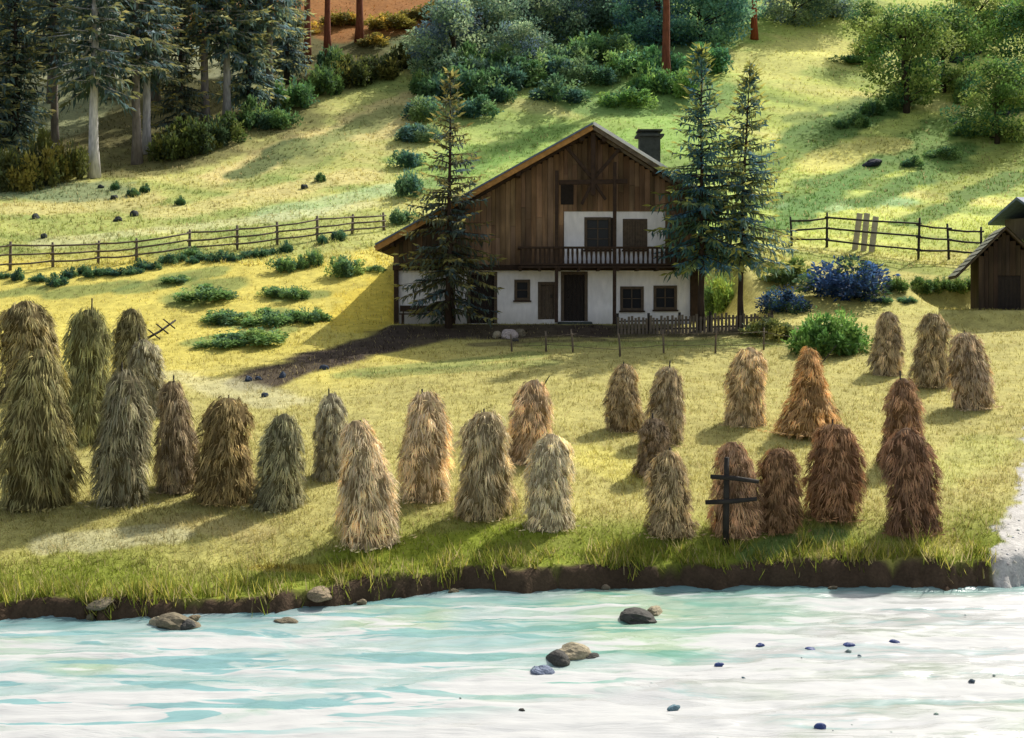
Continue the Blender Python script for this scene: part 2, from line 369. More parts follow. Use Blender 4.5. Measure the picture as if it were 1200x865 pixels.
class MB:
    def __init__(s): s.v = []; s.f = []; s.c = []
    def add(s, vs, fs, c=(1, 1, 1)):
        k = len(s.v); s.v += [tuple(v) for v in vs]; s.f += [tuple(i + k for i in f) for f in fs]; s.c += [tuple(c)] * len(vs)
    def box(s, x0, x1, y0, y1, z0, z1, c=(1, 1, 1)):
        s.add([(x0, y0, z0), (x1, y0, z0), (x1, y1, z0), (x0, y1, z0), (x0, y0, z1), (x1, y0, z1), (x1, y1, z1), (x0, y1, z1)],
              [(0, 3, 2, 1), (4, 5, 6, 7), (0, 1, 5, 4), (1, 2, 6, 5), (2, 3, 7, 6), (3, 0, 4, 7)], c)
    def bar(s, a, b, w, h, c=(1, 1, 1), up=(0, 0, 1)):
        a = Vector(a); b = Vector(b); d = (b - a).normalized(); u = Vector(up)
        if abs(d.dot(u)) > .97: u = Vector((0, 1, 0))
        sx = d.cross(u).normalized() * (w / 2); sy = sx.cross(d).normalized() * (h / 2)
        s.add([a - sx - sy, a + sx - sy, a + sx + sy, a - sx + sy, b - sx - sy, b + sx - sy, b + sx + sy, b - sx + sy],
              [(0, 1, 2, 3), (7, 6, 5, 4), (0, 4, 5, 1), (1, 5, 6, 2), (2, 6, 7, 3), (3, 7, 4, 0)], c)
    def tube(s, pts, rad, n=7, c=(1, 1, 1), wob=0):
        pts = [Vector(p) for p in pts]; vs = []; fs = []
        for i, p in enumerate(pts):
            d = (pts[min(i + 1, len(pts) - 1)] - pts[max(i - 1, 0)]).normalized()
            u = Vector((1, 0, 0)) if abs(d.x) < .8 else Vector((0, 1, 0))
            a = d.cross(u).normalized(); b = d.cross(a)
            for k in range(n):
                t = 2 * math.pi * k / n; r = rad[i] * (1 + wob * (RND.random() - .5))
                vs.append(p + a * math.cos(t) * r + b * math.sin(t) * r)
        for i in range(len(pts) - 1):
            for k in range(n):
                k2 = (k + 1) % n
                fs.append((i * n + k, i * n + k2, (i + 1) * n + k2, (i + 1) * n + k))
        fs.append(tuple(range(n - 1, -1, -1))); fs.append(tuple((len(pts) - 1) * n + k for k in range(n)))
        s.add(vs, fs, c)
    def mesh(s, name, mat=None, smooth=False, bevel=0):
        me = bpy.data.meshes.new(name); me.from_pydata(s.v, [], s.f); me.update()
        set_col(me, s.c)
        if bevel or True:
            bm = bmesh.new(); bm.from_mesh(me); bmesh.ops.recalc_face_normals(bm, faces=bm.faces)
            if bevel: bmesh.ops.bevel(bm, geom=[e for e in bm.edges], offset=bevel, segments=1, affect='EDGES')
            bm.to_mesh(me); bm.free()
        if smooth: me.polygons.foreach_set('use_smooth', [True] * len(me.polygons))
        if mat: me.materials.append(mat)
        return me
    def build(s, name, mat, parent=None, smooth=False, bevel=0, loc=None):
        return link_mesh(name, s.mesh(name, mat, smooth, bevel), parent, None, loc)

def leaves_mesh(name, L, mat):
    """L: list of (p, dir, side, length, width, colour): pointed leaf-shaped blades"""
    P = np.array([l[0] for l in L]); D = np.array([l[1] for l in L]); S = np.array([l[2] for l in L])
    ln = np.array([l[3] for l in L])[:, None]; w = np.array([l[4] for l in L])[:, None]; C = np.array([l[5] for l in L])
    D /= np.linalg.norm(D, axis=1, keepdims=True) + 1e-9
    S = S - (S * D).sum(1, keepdims=True) * D; S /= np.linalg.norm(S, axis=1, keepdims=True) + 1e-9
    N = np.cross(D, S)
    n = len(L)
    V = np.stack([P, P + D * ln * .45 + S * w * .5 + N * ln * .08, P + D * ln - N * ln * .06, P + D * ln * .45 - S * w * .5 + N * ln * .08], 1).reshape(-1, 3)
    Q = np.arange(4 * n).reshape(n, 4)
    me = mesh_np(name, V, Q, np.repeat(C, 4, 0)); me.materials.append(mat)
    return me
def rv(): return np.array([RND.gauss(0, 1), RND.gauss(0, 1), RND.gauss(0, 1)])
def jit(c, a): 
    k = 1 + RND.uniform(-a, a); return (c[0] * k * RND.uniform(.93, 1.07), c[1] * k, c[2] * k * RND.uniform(.9, 1.1))
def mixc(a, b, t): return tuple(a[i] * (1 - t) + b[i] * t for i in range(3))
def copy_obj(o, parent=None):
    c = o.copy(); col.objects.link(c); c.parent = parent; return c

# ------------------------------------------------------------------ ground and river
def build_ground():
    ds = np.concatenate([np.arange(-30, 10, 2.), np.arange(10, 22, .15), np.arange(22, 29, .06), np.arange(29, 74, .22), np.arange(74, 165, .6), np.arange(165, 640, 6)])
    us = np.concatenate([np.linspace(-1, -.6, 50)[:-1], np.linspace(-.6, .6, 560), np.linspace(.6, 1, 50)[1:]])
    hw = np.where(ds < 10, 22, 16 + .64 * ds)
    X = us[None, :] * hw[:, None]; D = np.repeat(ds[:, None], len(us), 1)
    Z = height(X, D)
    V = np.stack([X, D, Z], -1).reshape(-1, 3)
    nr, nc = X.shape; i = np.arange(nr * nc).reshape(nr, nc)
    Q = np.stack([i[:-1, :-1], i[:-1, 1:], i[1:, 1:], i[1:, :-1]], -1).reshape(-1, 4)
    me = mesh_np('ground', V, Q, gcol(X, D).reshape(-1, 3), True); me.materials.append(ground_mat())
    tag(link_mesh('ground', me), 'sloping alpine pasture rising from the river bank to the wooded hillside', 'ground', kind='structure')
def build_river():
    xs = np.concatenate([np.arange(-70, -13, 1.5), np.arange(-13, 13, .09), np.arange(13, 60, 1.5)])
    ds = np.arange(11, 33, .07)
    X, D = np.meshgrid(xs, ds)
    a = X * .985 + D * .16; b = -X * .16 + D * .985
    Z = .085 * fbm(a / 1.6, b / .5, 61, 4) + .05 * fbm(a / .45, b / .22, 67, 3)
    Z = Z * 1.35
    V = np.stack([X, D, Z - .01], -1).reshape(-1, 3)
    nr, nc = X.shape; i = np.arange(nr * nc).reshape(nr, nc)
    Q = np.stack([i[:-1, :-1], i[:-1, 1:], i[1:, 1:], i[1:, :-1]], -1).reshape(-1, 4)
    e = bank(X) - D; s = D - shore(X)
    n = fbm(X / 2.2, D / 1.4, 71); n2 = fbm(X / 5, D / 3, 73)
    c = np.zeros(X.shape + (3,)) + np.asarray(lin(204, 228, 222, .56))
    c = mix(c, lin(200, 228, 204, .56), sstep(-2, 3, X + 8 * n2) * .8)
    c = mix(c, lin(206, 230, 192, .56), np.clip(n * 3, 0, .8))
    c = mix(c, lin(160, 186, 188, .62), (1 - sstep(.1, 1.1, e + 1.2 * n)) * .85)
    c = mix(c, (.45, .455, .44), 1 - sstep(-.7, 1.5, s + 2.2 * n))
    c = mix(c, lin(206, 220, 198, .5), np.clip(fbm(X / 1.7 + 3, D / 1.1, 79) * 3.2, 0, .75) * (1 - sstep(-.6, 2.2, s)) * sstep(0, 3, X))
    # alpha carries where the foam starts: more foam towards the near shore
    th = .54 - .13 * (1 - sstep(-.8, 1.8, s + 2.0 * n)) + .10 * (1 - sstep(-.6, 1, s)) * sstep(.5, 3, X) - .04 * (1 - sstep(-8, 3, X)) + .12 * (1 - sstep(.2, 1.4, e))
    aux = np.zeros(c.shape); aux[..., 0] = sstep(-.9, .5, s + 2.0 * n2 + 1.0 * n) * (1 - sstep(2.5, 6, X) * .8); aux[..., 1] = sstep(-4, 4, X + 4 * n)
    me = mesh_np('river', V, Q, np.concatenate([c, th[..., None]], -1).reshape(-1, 4), True); me.materials.append(water_mat())
    ax = me.color_attributes.new('Aux', 'FLOAT_COLOR', 'POINT'); arr = np.ones((X.size, 4), np.float32); arr[:, :3] = aux.reshape(-1, 3); ax.data.foreach_set('color', arr.ravel())
    tag(link_mesh('river', me), 'pale turquoise glacial river with white foam', 'river', kind='structure')

def build_grass():
    def blades(n, dmin, dmax, hmin, hmax, wd, name, accept, colour, label):
        u = rng.random(n); d = 1 / (1 / dmin + u * (1 / dmax - 1 / dmin))
        x = (rng.random(n) * 2 - 1) * (.5 * d + 3)
        k = accept(x, d); x, d = x[k], d[k]
        nb = 3
        x = np.repeat(x, nb) + rng.normal(0, .05, len(x) * nb); d = np.repeat(d, nb) + rng.normal(0, .05, len(d) * nb)
        z = height(x, d) - .015; m = len(x)
        c = colour(x, d) * (1 + rng.normal(0, .16, m))[:, None]
        h = rng.uniform(hmin, hmax, m) * (.25 + 1.5 * np.clip(fbm(x / 1.1, d / 1.1, 83) + .5, 0, 1)); th = rng.random(m) * 6.283
        st = rng.random(m); c = np.where((st < .16)[:, None], np.asarray(lin(222, 204, 146)) * KG * rng.uniform(.8, 1.2, m)[:, None], c); c = np.where((st > .97)[:, None], c * .7, c); h = np.where(st > .97, h * 1.7, h)
        w = wd * (d / 30) ** .5
        sx, sy = np.cos(th) * w, np.sin(th) * w
        lx = rng.normal(-.1, .35, m) * h; ly = rng.normal(-.1, .35, m) * h
        V = np.stack([np.stack([x - sx, d - sy, z], 1), np.stack([x + sx, d + sy, z], 1), np.stack([x + lx, d + ly, z + h], 1)], 1).reshape(-1, 3)
        me = mesh_np(name, V, np.arange(3 * m).reshape(m, 3), np.repeat(np.clip(c, .005, .9), 3, 0)); me.materials.append(M['grass'])
        tag(link_mesh(name, me), label, 'grass', kind='stuff')
    def onland(x, d):
        g = (d - bank(x)) > .35
        inch = (x > -5.6) & (x < 8.6) & (d > 56.6) & (d < 69.5)
        tr = (track(x, d) < .93) & (d < 56)
        return g & ~inch & ~tr
    blades(75000, 24.5, 70, .05, .14, .012, 'meadow_grass', onland, lambda x, d: gcol(x, d) * 1.0, 'short mown yellow green meadow grass around the haystacks')
    blades(42000, 66, 150, .08, .22, .02, 'hillside_grass', lambda x, d: onland(x, d), lambda x, d: gcol(x, d) * .98, 'rough pasture grass on the hillside behind the chalet')
    def edge(x, d):
        e = d - bank(x) + .8 * fbm(x / .7, d / .7, 91)
        return (e > .12) & (e < 1.0) & (x < 10.3) & (rng.random(len(x)) < (.9 - .5 * e) * np.clip(.55 + 3.2 * fbm(x / .45, d / .45, 97), .05, 1))
    def ecol(x, d):
        c = np.zeros((len(x), 3)) + np.asarray(lin(140, 150, 60)); t = rng.random(len(x))
        return mix(c, lin(196, 186, 90), (t > .72) * 1.0)
    blades(60000, 23.4, 29, .14, .42, .016, 'bank_grass', edge, ecol, 'long green grass hanging over the dark river bank')

# ------------------------------------------------------------------ vegetation prototypes
def conifer(h, r, z0, seed, whorl=.34, nb=6, leafL=.34, leafW=.10, cols=(lin(48, 66, 40), lin(98, 104, 48), lin(30, 50, 52)), bark=lin(84, 70, 56), trunk_r=None, lean=0, skip=.1, topbare=0, taper=.85, step=.24):
    global RND
    old = RND; RND = random.Random(seed)
    T = MB(); tr = trunk_r or h * .016
    n = 9
    pts = [Vector((lean * (i / n) ** 2 + .03 * h * .06 * math.sin(i * 1.7 + seed), .02 * math.sin(i * 2.1), h * i / n)) for i in range(n + 1)]
    T.tube(pts, [tr * (1.25 if i == 0 else 1 - .93 * i / n) for i in range(n + 1)], 9, bark, .15)
    L = []
    z = z0
    while z < h * .985:
        t = (z - z0) / (h - z0)
        ln0 = r * ((1 - t) ** taper) * (1 if t > .12 else .75 + t * 2) + .12
        k = max(3, int(nb * (1 - .45 * t)))
        a0 = RND.random() * 6.28
        for b in range(k):
            if RND.random() < skip: continue
            az = a0 + 6.283 * b / k + RND.uniform(-.35, .35)
            ln = ln0 * RND.uniform(.6, 1.15)
            el = math.radians(-14 + 52 * t + RND.uniform(-10, 10))
            fx = lean * (z / h) ** 2
            base = np.array([fx, 0, z + RND.uniform(-.1, .1)])
            u = np.array([math.cos(az), math.sin(az), 0]); side = np.array([-math.sin(az), math.cos(az), 0])
            ns = max(3, int(ln / step))
            axis = []
            for i in range(ns + 1):
                s = i / ns
                p = base + u * ln * s * math.cos(el) + np.array([0, 0, ln * (math.sin(el) * s - .26 * s * s + .16 * s ** 4)])
                axis.append(p)
            if ln > .5: T.tube([axis[0], axis[ns // 2], axis[-1]], [tr * .16 + .008, tr * .1 + .006, .004], 4, bark)
            tone = RND.random()
            for i in range(1, ns + 1):
                s = i / ns; d = axis[i] - axis[i - 1]; d = d / (np.linalg.norm(d) + 1e-6)
                cA = mixc(cols[0], cols[1], max(0, min(1, (s - .35) * 1.1 * (.3 + tone))))
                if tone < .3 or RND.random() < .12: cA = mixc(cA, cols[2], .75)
                for sd in (-1, 1):
                    dd = d * RND.uniform(.5, .9) + side * sd * RND.uniform(.35, .9) + np.array([0, 0, RND.uniform(-.5, .02)])
                    sl = leafL * RND.uniform(.6, 1.3) * (1.1 - .4 * s) * (.55 + .45 * (1 - t))
                    L.append((axis[i], dd, rv() * .5 + np.array([0, 0, .2]) + side, sl, leafW * RND.uniform(.7, 1.3), jit(cA, .3)))
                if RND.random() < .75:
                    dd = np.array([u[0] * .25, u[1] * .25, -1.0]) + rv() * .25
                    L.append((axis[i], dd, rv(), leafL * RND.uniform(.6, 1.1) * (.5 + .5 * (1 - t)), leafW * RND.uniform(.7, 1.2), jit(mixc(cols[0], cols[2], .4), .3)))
            L.append((axis[-1], axis[-1] - axis[-2], rv(), leafL * .8, leafW, jit(cols[1], .2)))
        z += whorl * RND.uniform(.75, 1.25) * (1 - .4 * t)
    L.append((np.array([lean, 0, h * .95]), np.array([0, 0, 1.]), rv(), h * .05, .08, cols[0]))
    RND = old
    return T.mesh('trunk', M['bark'], True), leaves_mesh('crown', L, M['leaf'])

def broadleaf(h, r, seed, cols, bark=lin(70, 60, 50), clumps=42, per=70, leaf=.26, z0=.28):
    global RND
    old = RND; RND = random.Random(seed)
    T = MB()
    T.tube([(0, 0, -.2), (.05 * h * .3, 0, h * .2), (-.02 * h, .02 * h, h * .45), (0, 0, h * .75)], [h * .035, h * .026, h * .018, h * .006], 8, bark, .15)
    L = []
    for k in range(clumps):
        a = RND.random() * 6.283; q = RND.random() ** .5; zz = RND.random()
        rad = r * (math.sin(math.pi * min(1, .12 + .84 * zz)) ** .6) * q * RND.uniform(.75, 1.15)
        c = np.array([math.cos(a) * rad, math.sin(a) * rad, h * (z0 + (1 - z0) * .94 * zz)])
        if k % 3 == 0:
            T.tube([(0, 0, min(c[2] * .6, h * .6)), tuple(c * np.array([.5, .5, .85])), tuple(c)], [h * .010, h * .007, h * .002], 5, bark)
        cr = r * RND.uniform(.2, .36)
        cc = cols[RND.randrange(len(cols))]
        for i in range(per):
            d = rv(); d /= np.linalg.norm(d) + 1e-6
            p = c + d * cr * np.array([1.15, 1.15, .7]) * RND.random() ** .4
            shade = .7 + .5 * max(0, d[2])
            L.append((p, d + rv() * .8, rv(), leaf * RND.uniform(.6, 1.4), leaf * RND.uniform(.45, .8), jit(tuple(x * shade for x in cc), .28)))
    RND = old
    return T.mesh('trunk', M['bark'], True), leaves_mesh('crown', L, M['leaf'])

def bush_mesh(seed, cols, leaf=.12, clumps=16, per=70, flat=.75):
    """unit bush: radius ~1, height ~2*flat*.75"""
    global RND
    old = RND; RND = random.Random(seed)
    L = []
    for k in range(clumps):
        a = RND.random() * 6.283; q = RND.random() ** .5 * .86; zz = RND.random()
        c = np.array([math.cos(a) * q, math.sin(a) * q, flat * (.12 + .95 * zz * (1 - .6 * q) * (.6 + .8 * RND.random()))])
        cr = RND.uniform(.14, .36); cc = cols[RND.randrange(len(cols))]
        for i in range(per):
            d = rv(); d /= np.linalg.norm(d) + 1e-6
            p = c + d * cr * RND.random() ** .35
            p[2] = max(p[2], -.05)
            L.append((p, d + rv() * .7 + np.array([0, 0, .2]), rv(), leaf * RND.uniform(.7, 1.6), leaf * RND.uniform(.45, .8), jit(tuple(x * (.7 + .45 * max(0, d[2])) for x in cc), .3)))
    for k in range(26):     # shoots standing out of the outline
        a = RND.random() * 6.283; el = RND.uniform(.2, 1.4); u = np.array([math.cos(a) * math.cos(el), math.sin(a) * math.cos(el), math.sin(el) * flat * 1.1]); cc = cols[RND.randrange(len(cols))]
        for i in range(9):
            p = u * (.6 + .07 * i) + rv() * .025
            L.append((p, u + rv() * .6, rv(), leaf * RND.uniform(.7, 1.4), leaf * RND.uniform(.35, .6), jit(cc, .3)))
    RND = old
    return leaves_mesh('bush', L, M['leaf'])

def rock_mesh(seed, sub=3, rough=.35):
    bm = bmesh.new(); bmesh.ops.create_icosphere(bm, subdivisions=sub, radius=1)
    from mathutils import noise as mn
    off = Vector((seed * 7.7, seed * 3.1, seed * 1.3))
    for v in bm.verts:
        n = mn.noise(v.co * .9 + off) * rough + mn.cell(v.co * 1.3 + off) * rough * .35 + mn.noise(v.co * 3.2 + off) * rough * .25
        v.co *= 1 + n
    me = bpy.data.meshes.new('rock'); bm.to_mesh(me); bm.free()
    set_col(me, np.ones((len(me.vertices), 3))); me.materials.append(M['rock'])
    return me
ROCKS = [rock_mesh(i) for i in range(5)]
def rock(px, py, wpx, hpx, c, label, group=None, name='rock', mat=None, sink=.35, p=None):
    p = p or at(px, py); k = p.y / F
    me = ROCKS[RND.randrange(5)]
    if mat:
        me = me.copy(); me.materials.clear(); me.materials.append(mat)
    o = link_mesh(name, me)
    o.scale = (wpx * k / 2, wpx * k / 2 * RND.uniform(.6, .9), hpx * k / 2 * 1.1)
    o.location = (p.x, p.y, p.z + hpx * k * (.5 - sink)); o.rotation_euler = (RND.uniform(-.15, .15), RND.uniform(-.15, .15), RND.random() * 6.28)
    o.color = (*c, 1)
    return tag(o, label, name.split('_')[-1], group)

# ------------------------------------------------------------------ haystacks
def hay_mesh(seed, body=.5, top=.30, n=2100, shape=1.0):
    """unit stack: height 1, base radius ~.5 (x and y scaled per stack)"""
    global RND
    old = RND; RND = random.Random(seed)
    base = np.array([1., 1., 1.])
    def rad(z, a):
        t = max(0., min(1., z))
        q = body + (top - body) * t ** 1.25
        r = q if t < .72 else (body + (top - body) * .72 ** 1.25) * math.sqrt(max(0.004, 1 - ((t - .72) / .285) ** 2)) * (1 if top > .1 else .45)
        if top < .1: r = body * (1 - t) ** .85 + .02
        return r * .80 * (1 + .10 * math.sin(2 * a + seed) + .08 * math.sin(3 * a + seed * 2 + z * 5)) * (1 + .05 * math.sin(z * 23 + seed) + .10 * math.sin(z * 8.5 + seed * 2.1 + .8 * math.sin(a + seed)))
    def sway(z): return np.array([.05 * math.sin(seed * 2.3 + z * 2.6), .05 * math.cos(seed * 1.7 + z * 2.1), 0]) * z * 1.4
    T = MB(); nz, na = 22, 20; vs = []; fs = []
    for i in range(nz + 1):
        for k in range(na):
            a = 6.283 * k / na; z = i / nz; r = max(.01, rad(z, a) * RND.uniform(.82, .98)); sw = sway(z)
            vs.append((r * math.cos(a) + sw[0], r * math.sin(a) + sw[1], z * .985))
    for i in range(nz):
        for k in range(na):
            k2 = (k + 1) % na; fs.append((i * na + k, i * na + k2, (i + 1) * na + k2, (i + 1) * na + k))
    fs.append(tuple(nz * na + k for k in range(na)))
    T.add(vs, fs, (.36, .32, .26))  # core coloured dark, painted shade in the gaps between tufts
    core = T
    L = []
    tones = [(1, .97, .92), (1.35, 1.28, 1.15), (.72, .68, .62), (.45, .42, .38), (1.75, 1.66, 1.5)]
    def tone(a, z):
        v = float(vnoise(np.array([a * 2.2 + seed * 9]), np.array([z * 7]), seed)[0]) + RND.gauss(0, .22)
        return tones[3] if v < .12 else tones[2] if v < .34 else tones[0] if v < .62 else tones[1] if v < .9 else tones[4]
    # tufts of hay hooked over the pegs in ragged tiers, hanging outwards
    tiers = 15
    for ti in range(tiers):
        z0_ = (ti + .6) / tiers
        nt_ = int(8 + 22 * rad(z0_, 0.3))
        for q in range(nt_):
            z = max(.04, min(.99, z0_ + RND.gauss(0, .022))); a = 6.283 * (q + RND.random() * .9) / nt_ + ti * .6
            sw = sway(z); r = rad(z, a) * RND.uniform(.88, 1.0)
            out = np.array([math.cos(a), math.sin(a), 0]); tan = np.array([-math.sin(a), math.cos(a), 0])
            fl = RND.uniform(.35, 1.5) * (1.25 if z < .85 else 1.0)
            d0 = out * fl + np.array([0, 0, -1.0]) + tan * RND.gauss(0, .35)
            c = tone(a, z); big = RND.uniform(.75, 1.3)
            for j in range(19):
                d = d0 + rv() * np.array([.40, .40, .18])
                p0 = np.array([r * math.cos(a), r * math.sin(a), z]) + tan * RND.gauss(0, .035) + np.array([0, 0, RND.gauss(0, .014)]) + sw
                L.append((p0, d, tan + rv() * .4, RND.uniform(.08, .19) * big * (1 if z > .12 else .6), RND.uniform(.006, .019), jit(c, .2)))
    for i in range(900):
        z = RND.random(); a = RND.random() * 6.283
        r = rad(z, a) * RND.uniform(.95, 1.1)
        out = np.array([math.cos(a), math.sin(a), 0]); tan = np.array([-math.sin(a), math.cos(a), 0])
        d = out * RND.uniform(.1, 1.6) + np.array([0, 0, RND.uniform(-1.1, .1)]) + tan * RND.gauss(0, .7)
        L.append((np.array([r * math.cos(a), r * math.sin(a), z * .98]) + sway(z), d, tan + rv() * .5, RND.uniform(.06, .15), RND.uniform(.004, .011), jit(tone(a, z), .2)))
    for i in range(90):   # straw lying around the foot
        a = RND.random() * 6.283; q = body * RND.uniform(.75, 1.25)
        L.append((np.array([q * math.cos(a), q * math.sin(a), .015]), np.array([math.cos(a + RND.gauss(0, .8)), math.sin(a + RND.gauss(0, .8)), RND.uniform(-.1, .12)]), rv(), RND.uniform(.05, .13), RND.uniform(.006, .02), jit(tones[1], .25)))
    me = leaves_mesh('hay', L, M['hay'])
    bm = bmesh.new(); bm.from_mesh(me)
    cm = core.mesh('tmp'); bm2 = bmesh.new(); bm2.from_mesh(cm)
    bm2.free(); bm.from_mesh(cm); bm.to_mesh(me); bm.free(); bpy.data.meshes.remove(cm)
    RND = old
    return me

def pole_mesh(pegs=False):
    P = MB(); P.tube([(0, 0, -.1), (.004, 0, .5), (0, .004, 1.07)], [.02, .018, .012], 7)
    return P.mesh('pole', M['wood_black'], True)

OLV = lin(134, 118, 72); BRN = lin(160, 132, 100); TAN_ = lin(200, 172, 134); RUS = lin(154, 108, 66); GRY = lin(154, 144, 120); DRK = lin(128, 106, 82); ORG = lin(192, 146, 82)
STACKS = [  # px, top, base, width, hay variant, colour, yaw, tilt, label
 (36, 353, 470, 72, 0, OLV, .2, 0, 'olive haystack at the left edge, its top rising behind the tallest one'),
 (43, 408, 594, 92, 1, lin(134, 122, 68), 1.2, .01, 'largest brown olive haystack in front at the far left edge'),
 (102, 362, 520, 64, 2, lin(128, 124, 72), 2.2, -.02, 'tall olive haystack second from the left in the back row'),
 (151, 362, 462, 50, 3, lin(128, 118, 74), .7, .02, 'slim brown haystack behind the grey one, below the bare meadow pole'),
 (174, 398, 492, 46, 0, GRY, 2.9, .04, 'small grey haystack beside the fallen pegged pole at left'),
 (143, 432, 592, 76, 4, lin(130, 120, 90), .4, 0, 'big grey brown haystack in front, second from the left edge'),
 (207, 446, 577, 58, 1, lin(147, 125, 94), 2.0, .02, 'narrow dark haystack between the grey stack and the olive stack'),
 (263, 466, 590, 74, 2, lin(143, 118, 64), 3.4, -.02, 'wide olive brown haystack with flat top, left of the twin toned one'),
 (326, 484, 598, 62, 3, lin(136, 129, 94), .9, .03, 'green grey haystack with pale straw on its right foot'),
 (386, 460, 562, 48, 0, GRY, 1.6, -.02, 'small pale grey haystack standing back above the gap in the front row'),
 (434, 490, 638, 74, 1, TAN_, 2.8, .03, 'tan haystack standing lowest on the green bank left of centre'),
 (500, 459, 588, 64, 4, TAN_, .1, -.02, 'tall pale tan haystack with blunt flat top left of centre'),
 (567, 482, 607, 66, 2, lin(176, 154, 116), 4.2, 0, 'evenly rounded grey tan haystack near the middle of the front row'),
 (619, 445, 545, 56, 3, lin(196, 164, 128), 1.1, .03, 'rosy topped haystack with a stick poking from its top'),
 (645, 508, 618, 62, 0, lin(199, 179, 145), 3.7, .02, 'pale bleached haystack in front of the rosy topped one'),
 (731, 427, 507, 46, 1, lin(168, 143, 103), .6, 0, 'upper left haystack of the right hand group, with long shadow'),
 (778, 430, 522, 46, 4, lin(168, 145, 112), 2.4, -.03, 'haystack with ragged right edge just right of the upper left one'),
 (764, 490, 560, 46, 2, DRK, 5.0, .03, 'short dark haystack squeezed between an upper and a lower stack'),
 (785, 527, 627, 60, 3, lin(168, 141, 100), .3, 0, 'spiky brown haystack at the lower left of the right hand group'),
 (871, 407, 500, 50, 0, lin(196, 168, 126), 1.9, -.02, 'light tan haystack standing alone below the garden fence'),
 (946, 408, 512, 72, 5, ORG, .9, .04, 'golden pointed haystack opened like a tent, pole sticking out'),
 (862, 517, 628, 58, 1, lin(168, 125, 89), 3.0, 0, 'reddish brown haystack behind the bare wooden drying rack'),
 (910, 525, 622, 54, 2, lin(138, 98, 60), 4.4, .01, 'smooth rounded dark brown haystack right of the drying rack'),
 (975, 497, 610, 70, 4, RUS, 1.4, .04, 'broad rust brown haystack with a bent over top'),
 (1055, 443, 550, 56, 3, lin(156, 114, 78), 2.6, 0, 'rust brown haystack behind the rightmost front stack'),
 (1070, 500, 624, 70, 0, lin(132, 92, 62), .5, -.02, 'dark brown haystack at the right end of the front row'),
 (1040, 366, 442, 40, 1, lin(165, 143, 112), 3.9, 0, 'grey brown haystack beside the round green bush'),
 (1090, 368, 456, 44, 2, lin(163, 141, 103), .8, .03, 'dark sided haystack in the middle of the top right three'),
 (1141, 390, 482, 52, 4, lin(174, 147, 116), 2.1, .05, 'leaning ragged haystack furthest up on the right edge'),
]
def build_stacks():
    hays = [hay_mesh(1, .5, .36), hay_mesh(2, .52, .27), hay_mesh(3, .5, .40), hay_mesh(4, .52, .25), hay_mesh(5, .47, .40), hay_mesh(6, .60, .05)]
    pole = pole_mesh()
    for (px, top, base, w, var, c, yaw, tilt, label) in STACKS:
        p = at(px, base - 4); k = p.y / F
        h = (base - top) * k; wd = w * k * 1.06
        t = empty('haystack', (p.x, p.y, p.z - .06), yaw); t.rotation_euler = (tilt * math.cos(yaw) * 2.0, tilt * 2.0, yaw)
        sx = RND.uniform(.94, 1.08); t.scale = (wd * sx, wd * (2 - sx), h)
        o = link_mesh('hay', hays[var], t); o.color = tuple((.75 * v + .25 * (c[0] * .42 + c[1] * .42 + c[2] * .1)) * f for v, f in zip(c, (1.62, 1.74, 1.62))) + (1,)
        q = link_mesh('pole', pole, t)
        q.scale = (1.6 / wd, 1.6 / wd, RND.choice([.88, .9, .92, .95, .97, 1.0]))
        if 'stick' in label or 'sticking' in label:
            q2 = link_mesh('stick', pole, t); q2.location = (.05, 0, .72); q2.rotation_euler = (.2, .75, -yaw); q2.scale = (.035 / .02 / wd * .5, .5 / wd, .42)
        tag(t, label, 'haystack', 'haystacks drying on the mown meadow')
    # bare drying rack in front of the reddish stack
    p = at(850, 638); k = p.y / F
    t = tag(empty('hay_rack', p), 'bare dark wooden drying rack post with two crossbars before a haystack', 'hay rack')
    P = MB(); P.tube([(0, 0, -.3), (.02, 0, 50 * k), (.03, 0, 102 * k)], [.075, .07, .055], 8); P.build('post', M['wood_black'], t, True)
    for zz, x0, x1, dz in ((80, -18, 38, -6), (50, -24, 36, 4)):
        P = MB(); P.tube([(x0 * k, -.09, zz * k), ((x0 + x1) / 2 * k, -.10, (zz + dz * .3) * k), (x1 * k, -.09, (zz + dz) * k)], [.05, .055, .045], 7); P.build('crossbar', M['wood_black'], t, True)
    # pegged pole lying askew by the left stacks
    a = at(168, 402); b = at(228, 374); k = a.y / F
    t = tag(empty('hay_pole', a), 'fallen teal grey pole with short pegs leaning over the yellow meadow', 'pole')
    b2 = Vector((b.x - a.x, (b.y - a.y) * .35, .9))
    P = MB(); P.tube([(0, 0, .1), tuple(b2 * .5), tuple(b2)], [.055, .05, .04], 7); P.build('shaft', M['wood_black'], t, True)
    for s in (.35, .6, .82):
        c = b2 * s; P = MB(); P.tube([(c.x - .25, c.y - .1, c.z + .22), (c.x + .25, c.y - .1, c.z - .18)], [.03, .03], 6); P.build('peg', M['wood_black'], t, True)

